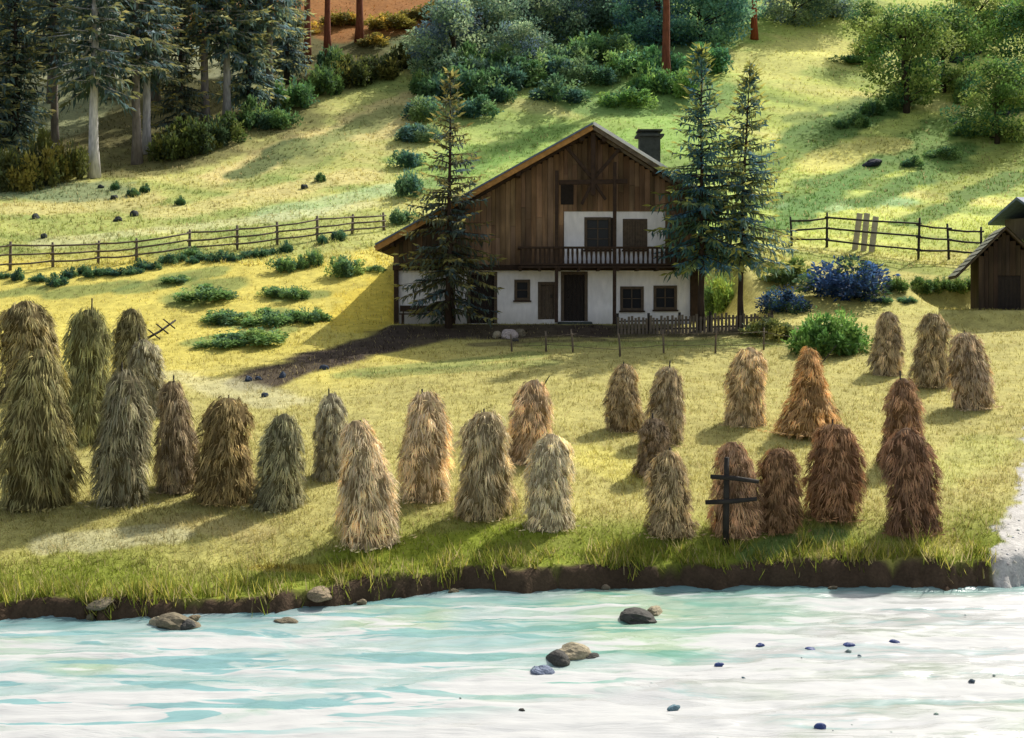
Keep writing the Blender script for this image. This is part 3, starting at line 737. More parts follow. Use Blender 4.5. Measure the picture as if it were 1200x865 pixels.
# ------------------------------------------------------------------ chalet
CH0 = Vector((0, 57, 4.95))
def W(px, py, y=0):
    d = 57 + y
    return (px - 600) / F * d, CZ + (HY - py) / F * d - CH0.z
def panel(mb, x0, x1, z0, z1, y0, y1, holes):
    xs = sorted({x0, x1, *[h[0] for h in holes], *[h[1] for h in holes]}); zs = sorted({z0, z1, *[h[2] for h in holes], *[h[3] for h in holes]})
    for i in range(len(xs) - 1):
        for j in range(len(zs) - 1):
            cx, cz = (xs[i] + xs[i + 1]) / 2, (zs[j] + zs[j + 1]) / 2
            if any(h[0] < cx < h[1] and h[2] < cz < h[3] for h in holes): continue
            mb.box(xs[i], xs[i + 1], y0, y1, zs[j], zs[j + 1])
def rect(px0, px1, py0, py1, y=0):
    x0, z1 = W(px0, py0, y); x1, z0 = W(px1, py1, y); return x0, x1, z0, z1

def window(parent, r, label=None, split=(2, 2), y=0, name='window'):
    x0, x1, z0, z1 = r; f = .075
    m = MB()
    m.box(x0 - .05, x0 + f, y - .05, y + .10, z0 - .05, z1 + .05); m.box(x1 - f, x1 + .05, y - .05, y + .10, z0 - .05, z1 + .05)
    m.box(x0 + f, x1 - f, y - .048, y + .10, z1 - f, z1 + .05); m.box(x0 + f, x1 - f, y - .048, y + .10, z0 - .05, z0 + f)
    w = m.build(name, M['frame'], parent, bevel=.008)
    if label: w['label'] = label
    g = MB(); g.box(x0 + f * .5, x1 - f * .5, y + .08, y + .11, z0 + f * .5, z1 - f * .5); g.build('pane', M['glass'], w)
    b = MB()
    for i in range(1, split[0]):
        x = x0 + (x1 - x0) * i / split[0]; b.box(x - .025, x + .025, y + .02, y + .075, z0 + f, z1 - f)
    for i in range(1, split[1]):
        z = z0 + (z1 - z0) * i / split[1]; b.box(x0 + f, x1 - f, y + .025, y + .07, z - .018, z + .018)
    b.build('glazing_bar', M['frame'], w)
    s = MB(); s.box(x0 - .1, x1 + .1, y - .11, y - .052, z0 - .11, z0 - .04); s.build('sill', M['wood_beam'], w)
    return w
def door(parent, r, mat, label=None, y=0):
    x0, x1, z0, z1 = r
    m = MB(); n = max(3, int((x1 - x0) / .16))
    for i in range(n):
        a = x0 + (x1 - x0) * i / n; b = x0 + (x1 - x0) * (i + 1) / n
        m.box(a + .004, b - .004, y + .10 + RND.uniform(0, .008), y + .16, z0, z1)
    d = m.build('door', mat, parent)
    if label: d['label'] = label
    f = MB(); f.box(x0 - .14, x0, y - .03, y + .12, z0, z1 + .14); f.box(x1, x1 + .14, y - .03, y + .12, z0, z1 + .14); f.box(x0, x1, y - .027, y + .12, z1, z1 + .14)
    f.build('frame', M['frame'], d, bevel=.008)
    h = MB(); h.box(x1 - .14, x1 - .08, y + .04, y + .10, z0 + .95, z0 + 1.1); h.build('handle', M['wood_black'], d)
    return d

def build_chalet():
    c = tag(empty('chalet', CH0), 'old timber and white plaster alpine chalet with long sloping roof and balcony', 'chalet')
    RX, RZ = W(695, 146, -1.2)
    EX, EZ = W(440, 288, -1.2)
    sl = (RZ - EZ) / (RX - EX); sr = .62
    ERX = W(850, 0, -1.2)[0]; th = .20
    def roof_under(x): return (RZ - th - .02 - (RX - x) * sl) if x < RX else (RZ - th - .02 - (x - RX) * sr)
    xl = W(462, 0)[0]; xr = W(816, 0)[0]; DP = 12.0
    zf = W(0, 314)[1]                                     # floor of the upper storey
    # ground floor plaster with openings
    dA = rect(551, 579, 322, 376); dB = rect(661, 685, 322, 373); dC = rect(634, 649, 334, 370)
    wA = rect(604, 620, 329, 351); wB = rect(728, 753, 337, 363); wC = rect(767, 792, 336, 362)
    dA = (dA[0], dA[1], 0.02, dA[3]); dB = (dB[0], dB[1], .12, dB[3]); dC = (dC[0], dC[1], .2, dC[3])
    m = MB(); panel(m, xl, xr, -.3, zf, 0, .35, [dA, dB, dC, wA, wB, wC])
    m.box(xr - .35, xr, .35, DP, -.3, zf); m.box(xl, xl + .35, .35, DP, -.3, zf); m.box(xl + .35, xr - .35, DP - .35, DP, -.3, zf)
    m.build('plaster_wall', M['plaster'], c, bevel=0)
    door(c, dA, M['dark'], 'wide dark barn door at the left'); door(c, dB, M['dark'], 'dark front door under the balcony')
    door(c, dC, M['frame'], 'narrow brown shutter door')
    window(c, wA, 'small narrow window', (1, 2)); window(c, wB, 'left ground floor window'); window(c, wC, 'right ground floor window')
    # timber storey of upright boards, with the plastered panel and its windows
    u = (661, 781, 248, 312); ux0, ux1, uz0, uz1 = rect(*u)
    m = MB(); x = xl - .02
    def brd(): 
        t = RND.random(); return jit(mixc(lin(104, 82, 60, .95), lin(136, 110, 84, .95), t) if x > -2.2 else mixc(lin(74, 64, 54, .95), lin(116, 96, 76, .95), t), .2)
    while x < xr:
        w = RND.uniform(.17, .27); x1 = min(x + w, xr)
        y0 = -.06 - RND.uniform(0, .03)
        zt = min(roof_under(x), roof_under(x1))
        spans = [(zf + .002, zt)]
        if x1 > ux0 and x < ux1: spans = [(uz1, zt)] if (x > ux0 - .1 and x1 < ux1 + .1) else [(zf + .002, zt)]
        for a, b in spans:
            z0_ = a
            if RND.random() < .5 and b - a > 2:
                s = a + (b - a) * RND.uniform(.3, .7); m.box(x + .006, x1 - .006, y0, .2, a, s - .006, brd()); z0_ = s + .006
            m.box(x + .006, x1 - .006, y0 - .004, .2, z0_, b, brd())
        x = x1
    m.build('timber_wall', M['wood_dark'], c)
    for xx in (xl, xr):
        m = MB(); y = .2
        while y < DP - .5:
            zt = roof_under(xx); m.box(xx - .05 if xx < 0 else xx - .12, xx + .12 if xx < 0 else xx + .05, y, y + .235, zf + .002, zt, brd())
            y += .235
        m.build('timber_side', M['wood_dark'], c)
    m = MB(); m.add([(xl, DP - .2, zf), (xr, DP - .2, zf), (xr, DP - .2, roof_under(xr)), (RX, DP - .2, roof_under(RX)), (xl, DP - .2, roof_under(xl))], [(0, 1, 2, 3, 4)], lin(90, 74, 58, .7)); m.build('back_gable', M['wood_dark'], c)
    wU = rect(686, 715, 256, 292); wV = rect(731, 757, 258, 292)
    m = MB(); panel(m, ux0, ux1, zf + .004, uz1, -.04, .2, [wU, wV]); m.build('upper_plaster', M['plaster'], c)
    window(c, wU, 'dark upper window with open shutter', (2, 3), -.04)
    s = MB(); s.box(wU[1] + .03, wU[1] + .11, -.42, -.05, wU[2], wU[3]); s.build('shutter', M['dark'], c)
    w = window(c, wV, 'upper window with closed brown shutters', (2, 1), -.04)
    for a, b in ((wV[0] + .04, (wV[0] + wV[1]) / 2 - .01), ((wV[0] + wV[1]) / 2 + .01, wV[1] - .04)):
        s = MB(); n = 4
        for i in range(n): s.box(a + (b - a) * i / n + .005, a + (b - a) * (i + 1) / n - .005, -.10, -.095 + .03, wV[2] + .03, wV[3] - .03)
        s.build('shutter', M['frame'], w)
    # beam between the storeys and posts
    m = MB(); m.bar((xl - .05, -.14, zf), (xr + .05, -.14, zf), .22, .24, up=(0, 0, 1)); m.build('floor_beam', M['wood_beam'], c, bevel=.015)
    for px, a, b in ((652, 374, 200), (720, 376, 190)):
        x0, z0 = W(px, a, -1.05); _, z1 = W(px, b, -1.05); z1 = min(z1, roof_under(x0) - .02)
        p = MB(); p.bar((x0, -1.05, z0 - .15), (x0 + .02, -1.05, z1), .15, .15); p.build('post', M['wood_beam'], c, bevel=.01)
    p = MB(); x0 = xr - .12; p.bar((x0, -.16, -.1), (x0, -.16, zf - .12), .34, .26); p.build('corner_post', M['wood_beam'], c, bevel=.015)
    x0 = xl + .1; p = MB(); p.bar((x0, -.12, -.1), (x0, -.12, zf - .12), .2, .2); p.build('corner_post', M['wood_beam'], c, bevel=.015)
    x0 = W(528, 0)[0]; p = MB(); p.bar((x0, -.12, -.1), (x0, -.12, zf - .12), .42, .2); p.build('corner_post', M['wood_beam'], c, bevel=.015)
    # gable truss
    g = MB(); gx, gz = W(695, 178, -.9)
    g.bar((gx, -.95, gz - 1.9), (gx, -.95, RZ - th - .1), .2, .2)
    g.bar((gx, -.88, gz - 1.2), (gx - 1.15, -.88, roof_under(gx - 1.15) - .1), .15, .15); g.bar((gx, -.87, gz - 1.2), (gx + 1.15, -.87, roof_under(gx + 1.15) - .1), .15, .15)
    g.bar((gx - 1.5, -.96, gz - 1.35), (gx + 1.5, -.96, gz - 1.30), .14, .2); g.bar((gx - .5, -.9, gz - 2.3), (gx + .05, -.9, gz - 1.2), .2, .14); g.bar((gx + .55, -.93, gz - 2.1), (gx, -.93, gz - 1.3), .16, .12)
    g.build('gable_truss', M['wood_beam'], c, bevel=.012)
    o = MB(); x0, z1 = W(657, 214); x1, z0 = W(672, 240); o.box(x0, x1, -.115, -.05, z0, z1); o.build('loft_hatch', M['dark'], c)
    # balcony
    bx0, bz1 = W(607, 289, -1.1); bx1, bz0 = W(796, 312, -1.1)
    m = MB(); n = 14
    for i in range(7): m.box(bx0, bx1, -1.2 + i * .165, -1.2 + (i + 1) * .165 - .008, bz0 - .07, bz0, )
    for i in range(9):
        xx = bx0 + .1 + (bx1 - bx0 - .2) * i / 8; m.box(xx - .06, xx + .06, -1.15, -.1, bz0 - .2, bz0 - .072)
    bal = m.build('balcony', M['wood_beam'], c)
    for zz, hh in ((bz1, .10), (bz0 + .12, .08)):
        r = MB(); r.box(bx0, bx1, -1.19, -1.09, zz - hh, zz); r.box(bx0, bx0 + .09, -1.088, -.05, zz - hh, zz); r.box(bx1 - .09, bx1, -1.088, -.05, zz - hh, zz); r.build('rail', M['wood_beam'], bal, bevel=.01)
    sp = MB(); w = .115; sp.add([(-w / 2, -.015, 0), (w / 2, -.015, 0), (w / 2, .015, 0), (-w / 2, .015, 0), (-w * .32, -.015, .28), (w * .32, -.015, .28), (w * .32, .015, .28), (-w * .32, .015, .28), (-w / 2, -.015, .55), (w / 2, -.015, .55), (w / 2, .015, .55), (-w / 2, .015, .55), (-w * .4, -.015, bz1 - bz0 - .12), (w * .4, -.015, bz1 - bz0 - .12), (w * .4, .015, bz1 - bz0 - .12), (-w * .4, .015, bz1 - bz0 - .12)],
        [(0, 3, 2, 1), (12, 13, 14, 15)] + [(i * 4 + a, i * 4 + b, i * 4 + 4 + b, i * 4 + 4 + a) for i in range(3) for a, b in ((0, 1), (1, 2), (2, 3), (3, 0))])
    spm = sp.mesh('baluster', M['wood_beam']); nb = 34
    for i in range(nb):
        xx = bx0 + .14 + (bx1 - bx0 - .28) * i / (nb - 1)
        b = link_mesh('baluster', spm, bal); b.location = (xx, -1.065 + .001 * (i % 3), bz0 + .03); b.rotation_euler = (0, RND.uniform(-.02, .02), 0)
    # roof: two stepped shingle slopes
    m = MB()
    yF, yB = -1.25, DP + .8
    for (s, ex, slope) in ((-1, EX, sl), (1, ERX, sr)):
        run = abs(RX - ex); nC = int(run / .3)
        cs = 1 / math.hypot(1, slope)
        # deck
        zE = RZ - run * slope
        m.add([(RX, yF, RZ - .06), (ex, yF, zE - .06), (ex, yB, zE - .06), (RX, yB, RZ - .06), (RX, yF, RZ - th), (ex, yF, zE - th), (ex, yB, zE - th), (RX, yB, RZ - th)],
              [(0, 1, 2, 3), (4, 7, 6, 5), (0, 4, 5, 1), (1, 5, 6, 2), (2, 6, 7, 3)], lin(120, 98, 76, .7))
        for i in range(nC):
            a = run * i / nC; b = run * (i + 1) / nC + .06
            xa, xb = RX + s * a, RX + s * b
            za, zb = RZ - a * slope - .05, RZ - b * slope - .05
            cc = jit(lin(150, 146, 138, .7), .15)
            m.add([(xa, yF - .04, za + .012), (xb, yF - .04, zb + .05), (xb, yB, zb + .05), (xa, yB, za + .012), (xb, yF - .04, zb + .012), (xb, yB, zb + .012)],
                  [(0, 1, 2, 3), (1, 4, 5, 2)], cc)
    roof = m.build('roof', M['shingle'], c)
    for (s, ex, slope) in ((-1, EX, sl), (1, ERX, sr)):
        zE = RZ - abs(RX - ex) * slope
        v = MB(); v.bar((RX + s * .04, yF - .05, RZ - th * .62), (ex, yF - .05, zE - th * .62), .05, .24, up=(0, 0, 1)); v.build('bargeboard', M['barge'] if s < 0 else M['wood_grey'], roof, bevel=.006)
        v = MB(); v.bar((RX + s * .0, yF - .02, RZ + .05), (ex, yF - .02, zE + .05), .26, .13 if s > 0 else .07); v.build('verge_strip', M['verge_lit'] if s > 0 else M['slate'], roof)
        n = 4 if s < 0 else 3
        for i in range(n):
            xx = RX + s * (.5 + (abs(RX - ex) - 1.2) * i / (n - 1)); zz = RZ - abs(RX - xx) * slope - th - .11
            q = MB(); q.box(xx - .1, xx + .1, yF + .1, DP, zz - .11, zz + .1); q.build('purlin', M['wood_beam'], roof, bevel=.01)
        # rafter under the overhang
        q = MB(); q.bar((RX + s * .1, yF + .45, RZ - th - .12), (ex - s * .25, yF + .45, zE - th - .02), .12, .12); q.build('rafter', M['wood_beam'] if s < 0 else M['wood_grey'], roof)
    x0, z0 = W(750, 192, 3); x1, z1 = W(774, 160, 3)
    ch = MB(); ch.box(x0, x1, 3, 3.9, z0 - .8, z1); cho = ch.build('chimney', M['chim'], roof, bevel=.02)
    k = MB(); k.box(x0 - .16, x1 + .16, 2.84, 4.06, z1 + .003, z1 + .12); k.build('chimney_cap', M['chim'], cho, bevel=.015)
    for xx in (x0 + .08, x1 - .08):
        pass
    k = MB(); k.box(x0 + .1, x1 - .1, 3.1, 3.8, z1 + .122, z1 + .26); k.box(x0 - .1, x1 + .1, 2.9, 4.0, z1 + .262, z1 + .34); k.build('chimney_pot', M['chim'], cho, bevel=.01)
    # ivy-like climber tuft and stone step
    s = MB(); s.box(dB[0] - .3, dB[1] + .3, -.9, -.02, -.2, .10); s.build('door_step', M['chim'], c, bevel=.03)
    # bench by the left wall
    x0, z1 = W(468, 352, -.6); x1, z0 = W(532, 372, -.6)
    t = tag(empty('bench', (x0, 57 - .75, CH0.z)), 'long dark wooden bench against the left end of the chalet front', 'bench')
    b = MB(); b.box(0, x1 - x0, 0, .42, .42, .48); b.build('seat', M['wood_beam'], t, bevel=.01)
    b = MB(); b.box(0, x1 - x0, .44, .49, .55, .82); b.build('backrest', M['wood_beam'], t, bevel=.01)
    for xx in (.1, x1 - x0 - .2):
        b = MB(); b.box(xx, xx + .1, .02, .40, -.05, .418); b.box(xx + .02, xx + .08, .405, .438, .3, .8); b.build('leg', M['wood_beam'], t)
    return xl, xr

def build_shed():
    p = at(1185, 352); p = Vector((22.4, 58.2, 5.5))
    t = tag(empty('shed', p, math.radians(-14)), 'small dark wooden hay shed with steep roof at the right edge', 'shed')
    hw, dp, he, hr = 1.12, 3.4, 2.68, 3.85
    m = MB(); x = -hw
    while x < hw:
        x1 = min(x + RND.uniform(.16, .26), hw)
        zt = lambda q: hr - .16 - abs(q) * (hr - he) / hw
        for y0, y1 in ((-.04 - RND.uniform(0, .02), .06), (dp - .06, dp + .04)):
            if y0 < .1 and x > -.35 and x1 < .75: m.box(x + .005, x1 - .005, y0, y1, 1.62, min(zt(x), zt(x1)), jit(lin(80, 66, 52, .72), .3)); continue
            m.box(x + .005, x1 - .005, y0, y1, -.3, min(zt(x), zt(x1)), jit(lin(84, 68, 54, .72), .35))
        x = x1
    y = .07
    while y < dp - .1:
        m.box(-hw, -hw + .08, y, y + .22, -.3, he - .1, jit(lin(84, 68, 54, .72), .3)); m.box(hw - .08, hw, y, y + .22, -.3, he - .1, jit(lin(140, 96, 58, .72), .25)); y += .23
    m.build('board_wall', M['wood_dark'], t)
    d = MB()
    for i in range(6): d.box(-.32 + i * .17, -.32 + i * .17 + .16, .0, .05, -.1, 1.6)
    d.build('door', M['dark'], t)
    r = MB()
    for s in (-1, 1):
        ox = hw + 1.0; oz = hr - ox * (hr - he) / hw
        n = 9
        r.add([(0, -.5, hr - .02), (s * ox, -.5, oz - .02), (s * ox, dp + .4, oz - .02), (0, dp + .4, hr - .02), (0, -.5, hr - .14), (s * ox, -.5, oz - .14), (s * ox, dp + .4, oz - .14), (0, dp + .4, hr - .14)],
              [(0, 1, 2, 3), (4, 7, 6, 5), (0, 4, 5, 1), (1, 5, 6, 2), (2, 6, 7, 3)], lin(96, 84, 68, .7))
        for i in range(n):
            a = ox * i / n; b = ox * (i + 1) / n + .05; sl_ = (hr - he) / hw
            r.add([(s * a, -.55, hr - a * sl_ + .0), (s * b, -.55, hr - b * sl_ + .05), (s * b, dp + .45, hr - b * sl_ + .05), (s * a, dp + .45, hr - a * sl_ + .0)], [(0, 1, 2, 3)], jit(lin(140, 140, 118, .7), .2))
    r.build('roof', M['shingle'], t)
    # second hut behind, mostly out of the picture
    p = at(1222, 262); p = Vector((31.0, 70.5, hz(31.0, 70.5)))
    t = tag(empty('hut', p, math.radians(20)), 'hut with blue grey roof just showing at the right edge behind the shed', 'hut')
    m = MB(); m.box(-1.8, 1.8, 0, 3.4, -.6, 1.6, lin(110, 96, 80, .7)); m.build('board_wall', M['wood_dark'], t)
    r = MB()
    for s in (-1, 1):
        yc = 1.7; r.add([(-2.5, yc, 2.75), (2.5, yc, 2.75), (2.5, yc + s * 2.3, 1.45), (-2.5, yc + s * 2.3, 1.45), (-2.5, yc, 2.6), (2.5, yc, 2.6), (2.5, yc + s * 2.3, 1.3), (-2.5, yc + s * 2.3, 1.3)],
              [(0, 1, 2, 3), (4, 7, 6, 5), (0, 4, 5, 1), (1, 5, 6, 2), (2, 6, 7, 3), (3, 7, 4, 0)])
    r.build('roof', M['slate'], t)

# ------------------------------------------------------------------ fences
def fence(pts, label, name, rails=3, pw=.15, hk=1.0, mat='wood_grey', railw=.05, lean=.06):
    P0 = at(pts[0][0], pts[0][2])
    t = tag(empty(name, P0), label, 'fence')
    prev = None
    for (px, top, base) in pts:
        p = at(px, base); h = (base - top) * p.y / F * hk
        q = p - P0; m = MB(); dx = RND.uniform(-lean, lean)
        m.tube([(q.x, q.y, q.z - .3), (q.x + dx * .4, q.y, q.z + h * .5), (q.x + dx, q.y, q.z + h)], [pw * .55, pw * .52, pw * .42], 7, wob=.2)
        m.build('post', M[mat], t, True)
        cur = (q, h)
        if prev:
            for k in range(rails):
                f = (k + .75) / (rails + .25)
                a = prev[0] + Vector((-.12, -.08, prev[1] * f + RND.uniform(-.05, .05))); b = cur[0] + Vector((.12, -.08 - .015 * (k % 2), cur[1] * f + RND.uniform(-.05, .05)))
                mid = (a + b) / 2 + Vector((0, 0, -.03 + RND.uniform(-.03, .02)))
                m = MB(); m.tube([a, mid, b], [railw, railw * .95, railw * .85], 6, wob=.2); m.build('rail', M[mat], t, True)
        prev = cur
    return t
def build_fences():
    fence([(-40, 286, 320), (12, 283, 317), (62, 284, 313), (115, 282, 309), (160, 279, 306), (222, 269, 297), (278, 264, 293), (325, 260, 287), (372, 253, 281), (413, 251, 274), (450, 249, 270)],
          'weathered rail fence running up the pasture left of the chalet', 'rail_fence')
    fence([(928, 254, 288), (969, 249, 290), (1076, 255, 305), (1112, 262, 304), (1150, 266, 306)], 'loose grey rail fence behind the blue bush on the right', 'rail_fence', 3, .13, 1, 'wood_black', .055, .1)
    # leaning boards of the stile
    for i, (a, b) in enumerate((((1000, 292), (1008, 250)), ((1010, 293), (1016, 250)), ((1019, 294), (1026, 254)))):
        p = at(*a); h = (a[1] - b[1]) * p.y / F; dx = (b[0] - a[0]) * p.y / F
        m = MB(); m.bar((0, 0, -.2), (dx, .25, h), .32, .05)
        o = m.build('fence_board', M['wood_pale'], None, bevel=.008, loc=p + Vector((0, -.2 - .06 * i, 0)))
        tag(o, ['leftmost of three grey boards leaning on the right fence', 'middle of three grey boards leaning on the right fence', 'rightmost of three grey boards leaning on the right fence'][i], 'board', 'boards leaning on the right fence')
    # paling fence by the right of the chalet
    a = at(724, 392); b = at(905, 388)
    t = tag(empty('paling_fence', a), 'low dark paling fence in the shade before the right of the chalet', 'fence')
    m = MB(); n = 44
    for i in range(n):
        x = a.x + (b.x - a.x) * i / (n - 1); y = a.y + (b.y - a.y) * i / (n - 1); z = hz(x, y); h = .72 + RND.uniform(-.08, .08); tl = RND.uniform(-.03, .03)
        m.bar((x - a.x, y - a.y, z - a.z - .1), (x - a.x + tl, y - a.y, z - a.z + h), .10, .03)
    m.build('paling', M['wood_grey'], t)
    for zz in (.2, .55):
        r = MB()
        for i in range(6):
            xa = a.x + (b.x - a.x) * i / 6; xb = a.x + (b.x - a.x) * (i + 1) / 6; ya = a.y + (b.y - a.y) * i / 6; yb = a.y + (b.y - a.y) * (i + 1) / 6
            r.bar((xa - a.x, ya - a.y + .05, hz(xa, ya) - a.z + zz), (xb - a.x, yb - a.y + .05, hz(xb, yb) - a.z + zz), .05, .07)
        r.build('rail', M['wood_black'], t)
    for i in range(6):
        x = a.x + (b.x - a.x) * i / 5; y = a.y + (b.y - a.y) * i / 5 + .12
        r = MB(); r.bar((x - a.x, y - a.y, hz(x, y) - a.z - .2), (x - a.x, y - a.y, hz(x, y) - a.z + .85), .1, .1); r.build('post', M['wood_black'], t)
    fence([(600, 392, 412), (640, 388, 412), (672, 386, 413), (727, 390, 418), (778, 386, 414), (838, 384, 414), (895, 384, 410), (935, 392, 412)], 'thin wire fence on slim posts along the top of the hay meadow', 'wire_fence', 2, .075, 1, 'wood_grey', .010, .12)

# ------------------------------------------------------------------ trees and bushes
def plant_tree(name, meshes, p, s, label, cat, group=None, colour=None, rz=None, sxy=1, tcol=None):
    t = empty(name, (p.x, p.y, p.z - .1), RND.random() * 6.28 if rz is None else rz)
    t.scale = (s * sxy, s * sxy, s)
    a = link_mesh('trunk', meshes[0], t); b = link_mesh('crown', meshes[1], t)
    if colour: b.color = (*colour, 1)
    if tcol: a.color = (*tcol, 1)
    return tag(t, label, cat, group)

def build_trees():
    dk = (lin(40, 60, 38), lin(110, 118, 50), lin(28, 52, 60)); br = lin(66, 54, 44)
    # three spruces beside the chalet
    p = at(526, 384); k = p.y / F
    m = conifer(304 * k, 2.5, 1.0, 3, .34, 8, .50, .11, (lin(98, 98, 60), lin(150, 142, 80), lin(70, 98, 108)), br, .15, .1, .22, taper=1.05, step=.17)
    plant_tree('spruce_tree', m, p, 1, 'dark ragged spruce growing close against the left front of the chalet', 'tree', rz=.4)
    p = at(822, 386); p.y += 0; k = p.y / F
    m = conifer(336 * k, 2.35, 3.3, 5, .31, 9, .54, .11, (lin(92, 118, 82), lin(156, 160, 84), lin(56, 104, 132)), br, .15, -.05, .14, taper=1.0, step=.17)
    plant_tree('spruce_tree', m, p, 1, 'blue green spruce overlapping the right corner of the chalet roof', 'tree', rz=1.4)
    p = at(868, 384); k = p.y / F
    m = conifer(314 * k, 2.5, 3.2, 9, .33, 9, .54, .11, (lin(116, 128, 74), lin(176, 172, 92), lin(60, 110, 138)), br, .14, .45, .14, taper=1.1, step=.17)
    plant_tree('spruce_tree', m, p, 1, 'open olive spruce with visible trunk, right of the chalet', 'tree', rz=.1)
    # forest on the left
    fc = (lin(88, 104, 82), lin(146, 142, 90), lin(86, 112, 122))
    tall = [conifer(22, 3.6, 7.0, 21, .55, 9, 1.0, .23, fc, lin(170, 166, 160), .40, .3, .15, step=.36), conifer(20, 3.2, 2.4, 22, .52, 9, 1.0, .23, fc, lin(66, 60, 54), .36, -.2, .12, step=.36),
            conifer(24, 3.8, 8.5, 23, .58, 9, 1.0, .23, fc, lin(128, 120, 112), .40, .2, .2, step=.36), conifer(14, 3.0, .6, 24, .5, 9, .75, .18, (lin(84, 88, 60), lin(140, 130, 74), lin(66, 86, 86)), lin(66, 60, 54), .24, 0, .1, step=.32)]
    G = 'spruces of the forest above the left pasture'
    p = at(110, 208); plant_tree('spruce_tree', tall[0], p, 1.0, 'tall spruce with pale silver bare trunk at the forest edge', 'tree', G, tcol=(1.5, 1.5, 1.55))
    p = at(160, 192); plant_tree('spruce_tree', tall[2], p, .95, 'dark trunked spruce just right of the pale silver trunk', 'tree', G)
    p = at(172, 180); plant_tree('spruce_tree', tall[0], p, .9, 'grey trunked spruce standing behind the dark trunked one', 'tree', G, tcol=(1.2, 1.2, 1.25))
    for px, py, v, s in [(-34, 200, 1, 1), (18, 190, 1, .9), (64, 178, 2, .9), (8, 140, 2, 1), (212, 160, 3, 1), (240, 150, 2, 1), (266, 146, 0, .9), (292, 138, 1, .9), (316, 132, 2, .85), (60, 120, 2, 1),
                         (130, 115, 0, 1), (182, 118, 2, 1), (30, 80, 2, 1), (100, 70, 0, 1), (214, 84, 0, 1), (336, 98, 1, .7), (300, 62, 2, .9), (-80, 180, 2, 1), (160, 40, 2, 1), (255, 40, 0, 1)]:
        p = at(px, py); plant_tree('spruce_tree', tall[v], p, s * RND.uniform(.92, 1.1), 'dark spruce in the dense forest stand above the left pasture', 'tree', G, colour=(RND.uniform(1.1, 1.6),) * 3)
    # red barked pines
    pc = (lin(80, 104, 72), lin(130, 138, 80), lin(70, 100, 106))
    pine = conifer(22, 3.2, 11.5, 31, .6, 7, .9, .32, pc, lin(130, 76, 54), .46, .5, .25, step=.36)
    for px, py, s, lb in [(360, 74, .9, 'leftmost of the three red barked pines on orange ground'), (384, 64, .85, 'middle of the three red barked pines on orange ground'), (421, 50, .95, 'rightmost of the three red barked pines on orange ground'),
                          (781, 100, 1.0, 'thick brown pine trunk on the hill above the chalet chimney'), (884, 46, .8, 'slim orange pine trunk high on the hill right of the chalet')]:
        p = at(px, py); plant_tree('pine_tree', pine, p, s, lb, 'tree', 'red barked pines', tcol=(1.5, 1.1, .8) if 'orange pine' in lb else None)
    # broadleaf trees at top right and along the top middle
    gr = [lin(100, 132, 66), lin(128, 152, 78), lin(76, 116, 76), lin(150, 166, 88)]
    bl = [broadleaf(9, 4.2, 41, gr, z0=.14, clumps=60, per=130, leaf=.30), broadleaf(8, 4.2, 42, gr, z0=.04, clumps=60, per=130, leaf=.30), broadleaf(9.5, 4.0, 43, gr, z0=.12, clumps=60, per=130, leaf=.30)]
    for px, py, v, s, lb in [(1062, 132, 0, 1.05, 'leafy green tree standing forward on the right hillside'), (1105, 108, 1, 1.0, 'leafy tree behind the forward one on the right hillside'), (1168, 168, 1, .85, 'low leafy tree at the right edge above the shed'),
                             (1145, 60, 2, 1.1, 'leafy tree in the top right corner'), (1215, 120, 0, 1.1, 'tall leafy tree cut by the right edge of the picture'), (1020, 70, 2, .65, 'small leafy tree left of the forward hillside tree')]:
        p = at(px, py); plant_tree('leafy_tree', bl[v], p, s, lb, 'tree', 'leafy trees on the right hillside', colour=(1, 1, 1))
    bg = [lin(108, 136, 116), lin(140, 166, 130), lin(116, 138, 150), lin(166, 184, 138)]
    bl2 = [broadleaf(8.5, 4.6, 51, bg, z0=.02, clumps=64, per=120, leaf=.36), broadleaf(7, 5.0, 52, bg, z0=.0, clumps=64, per=120, leaf=.36)]
    for px, py, v, s in [(530, 95, 0, .9), (560, 70, 1, 1), (596, 52, 0, 1), (640, 46, 1, 1), (690, 36, 0, 1), (735, 30, 1, 1.1), (770, 52, 0, 1), (820, 52, 1, 1), (850, 30, 0, 1), (930, 28, 1, .8), (975, 20, 0, .8), (610, 85, 1, .7), (660, 10, 0, 1), (580, 10, 1, 1)]:
        p = at(px, py); teal = (.75, 1.05, 1.15) if 740 < px < 870 else (1, 1, 1)
        plant_tree('leafy_tree', bl2[v], p, s, 'teal leafy tree on the hilltop right of the chalet ridge' if 740 < px < 870 else 'hazy blue green tree along the top of the hill', 'tree', 'hazy trees along the hilltop', colour=teal)
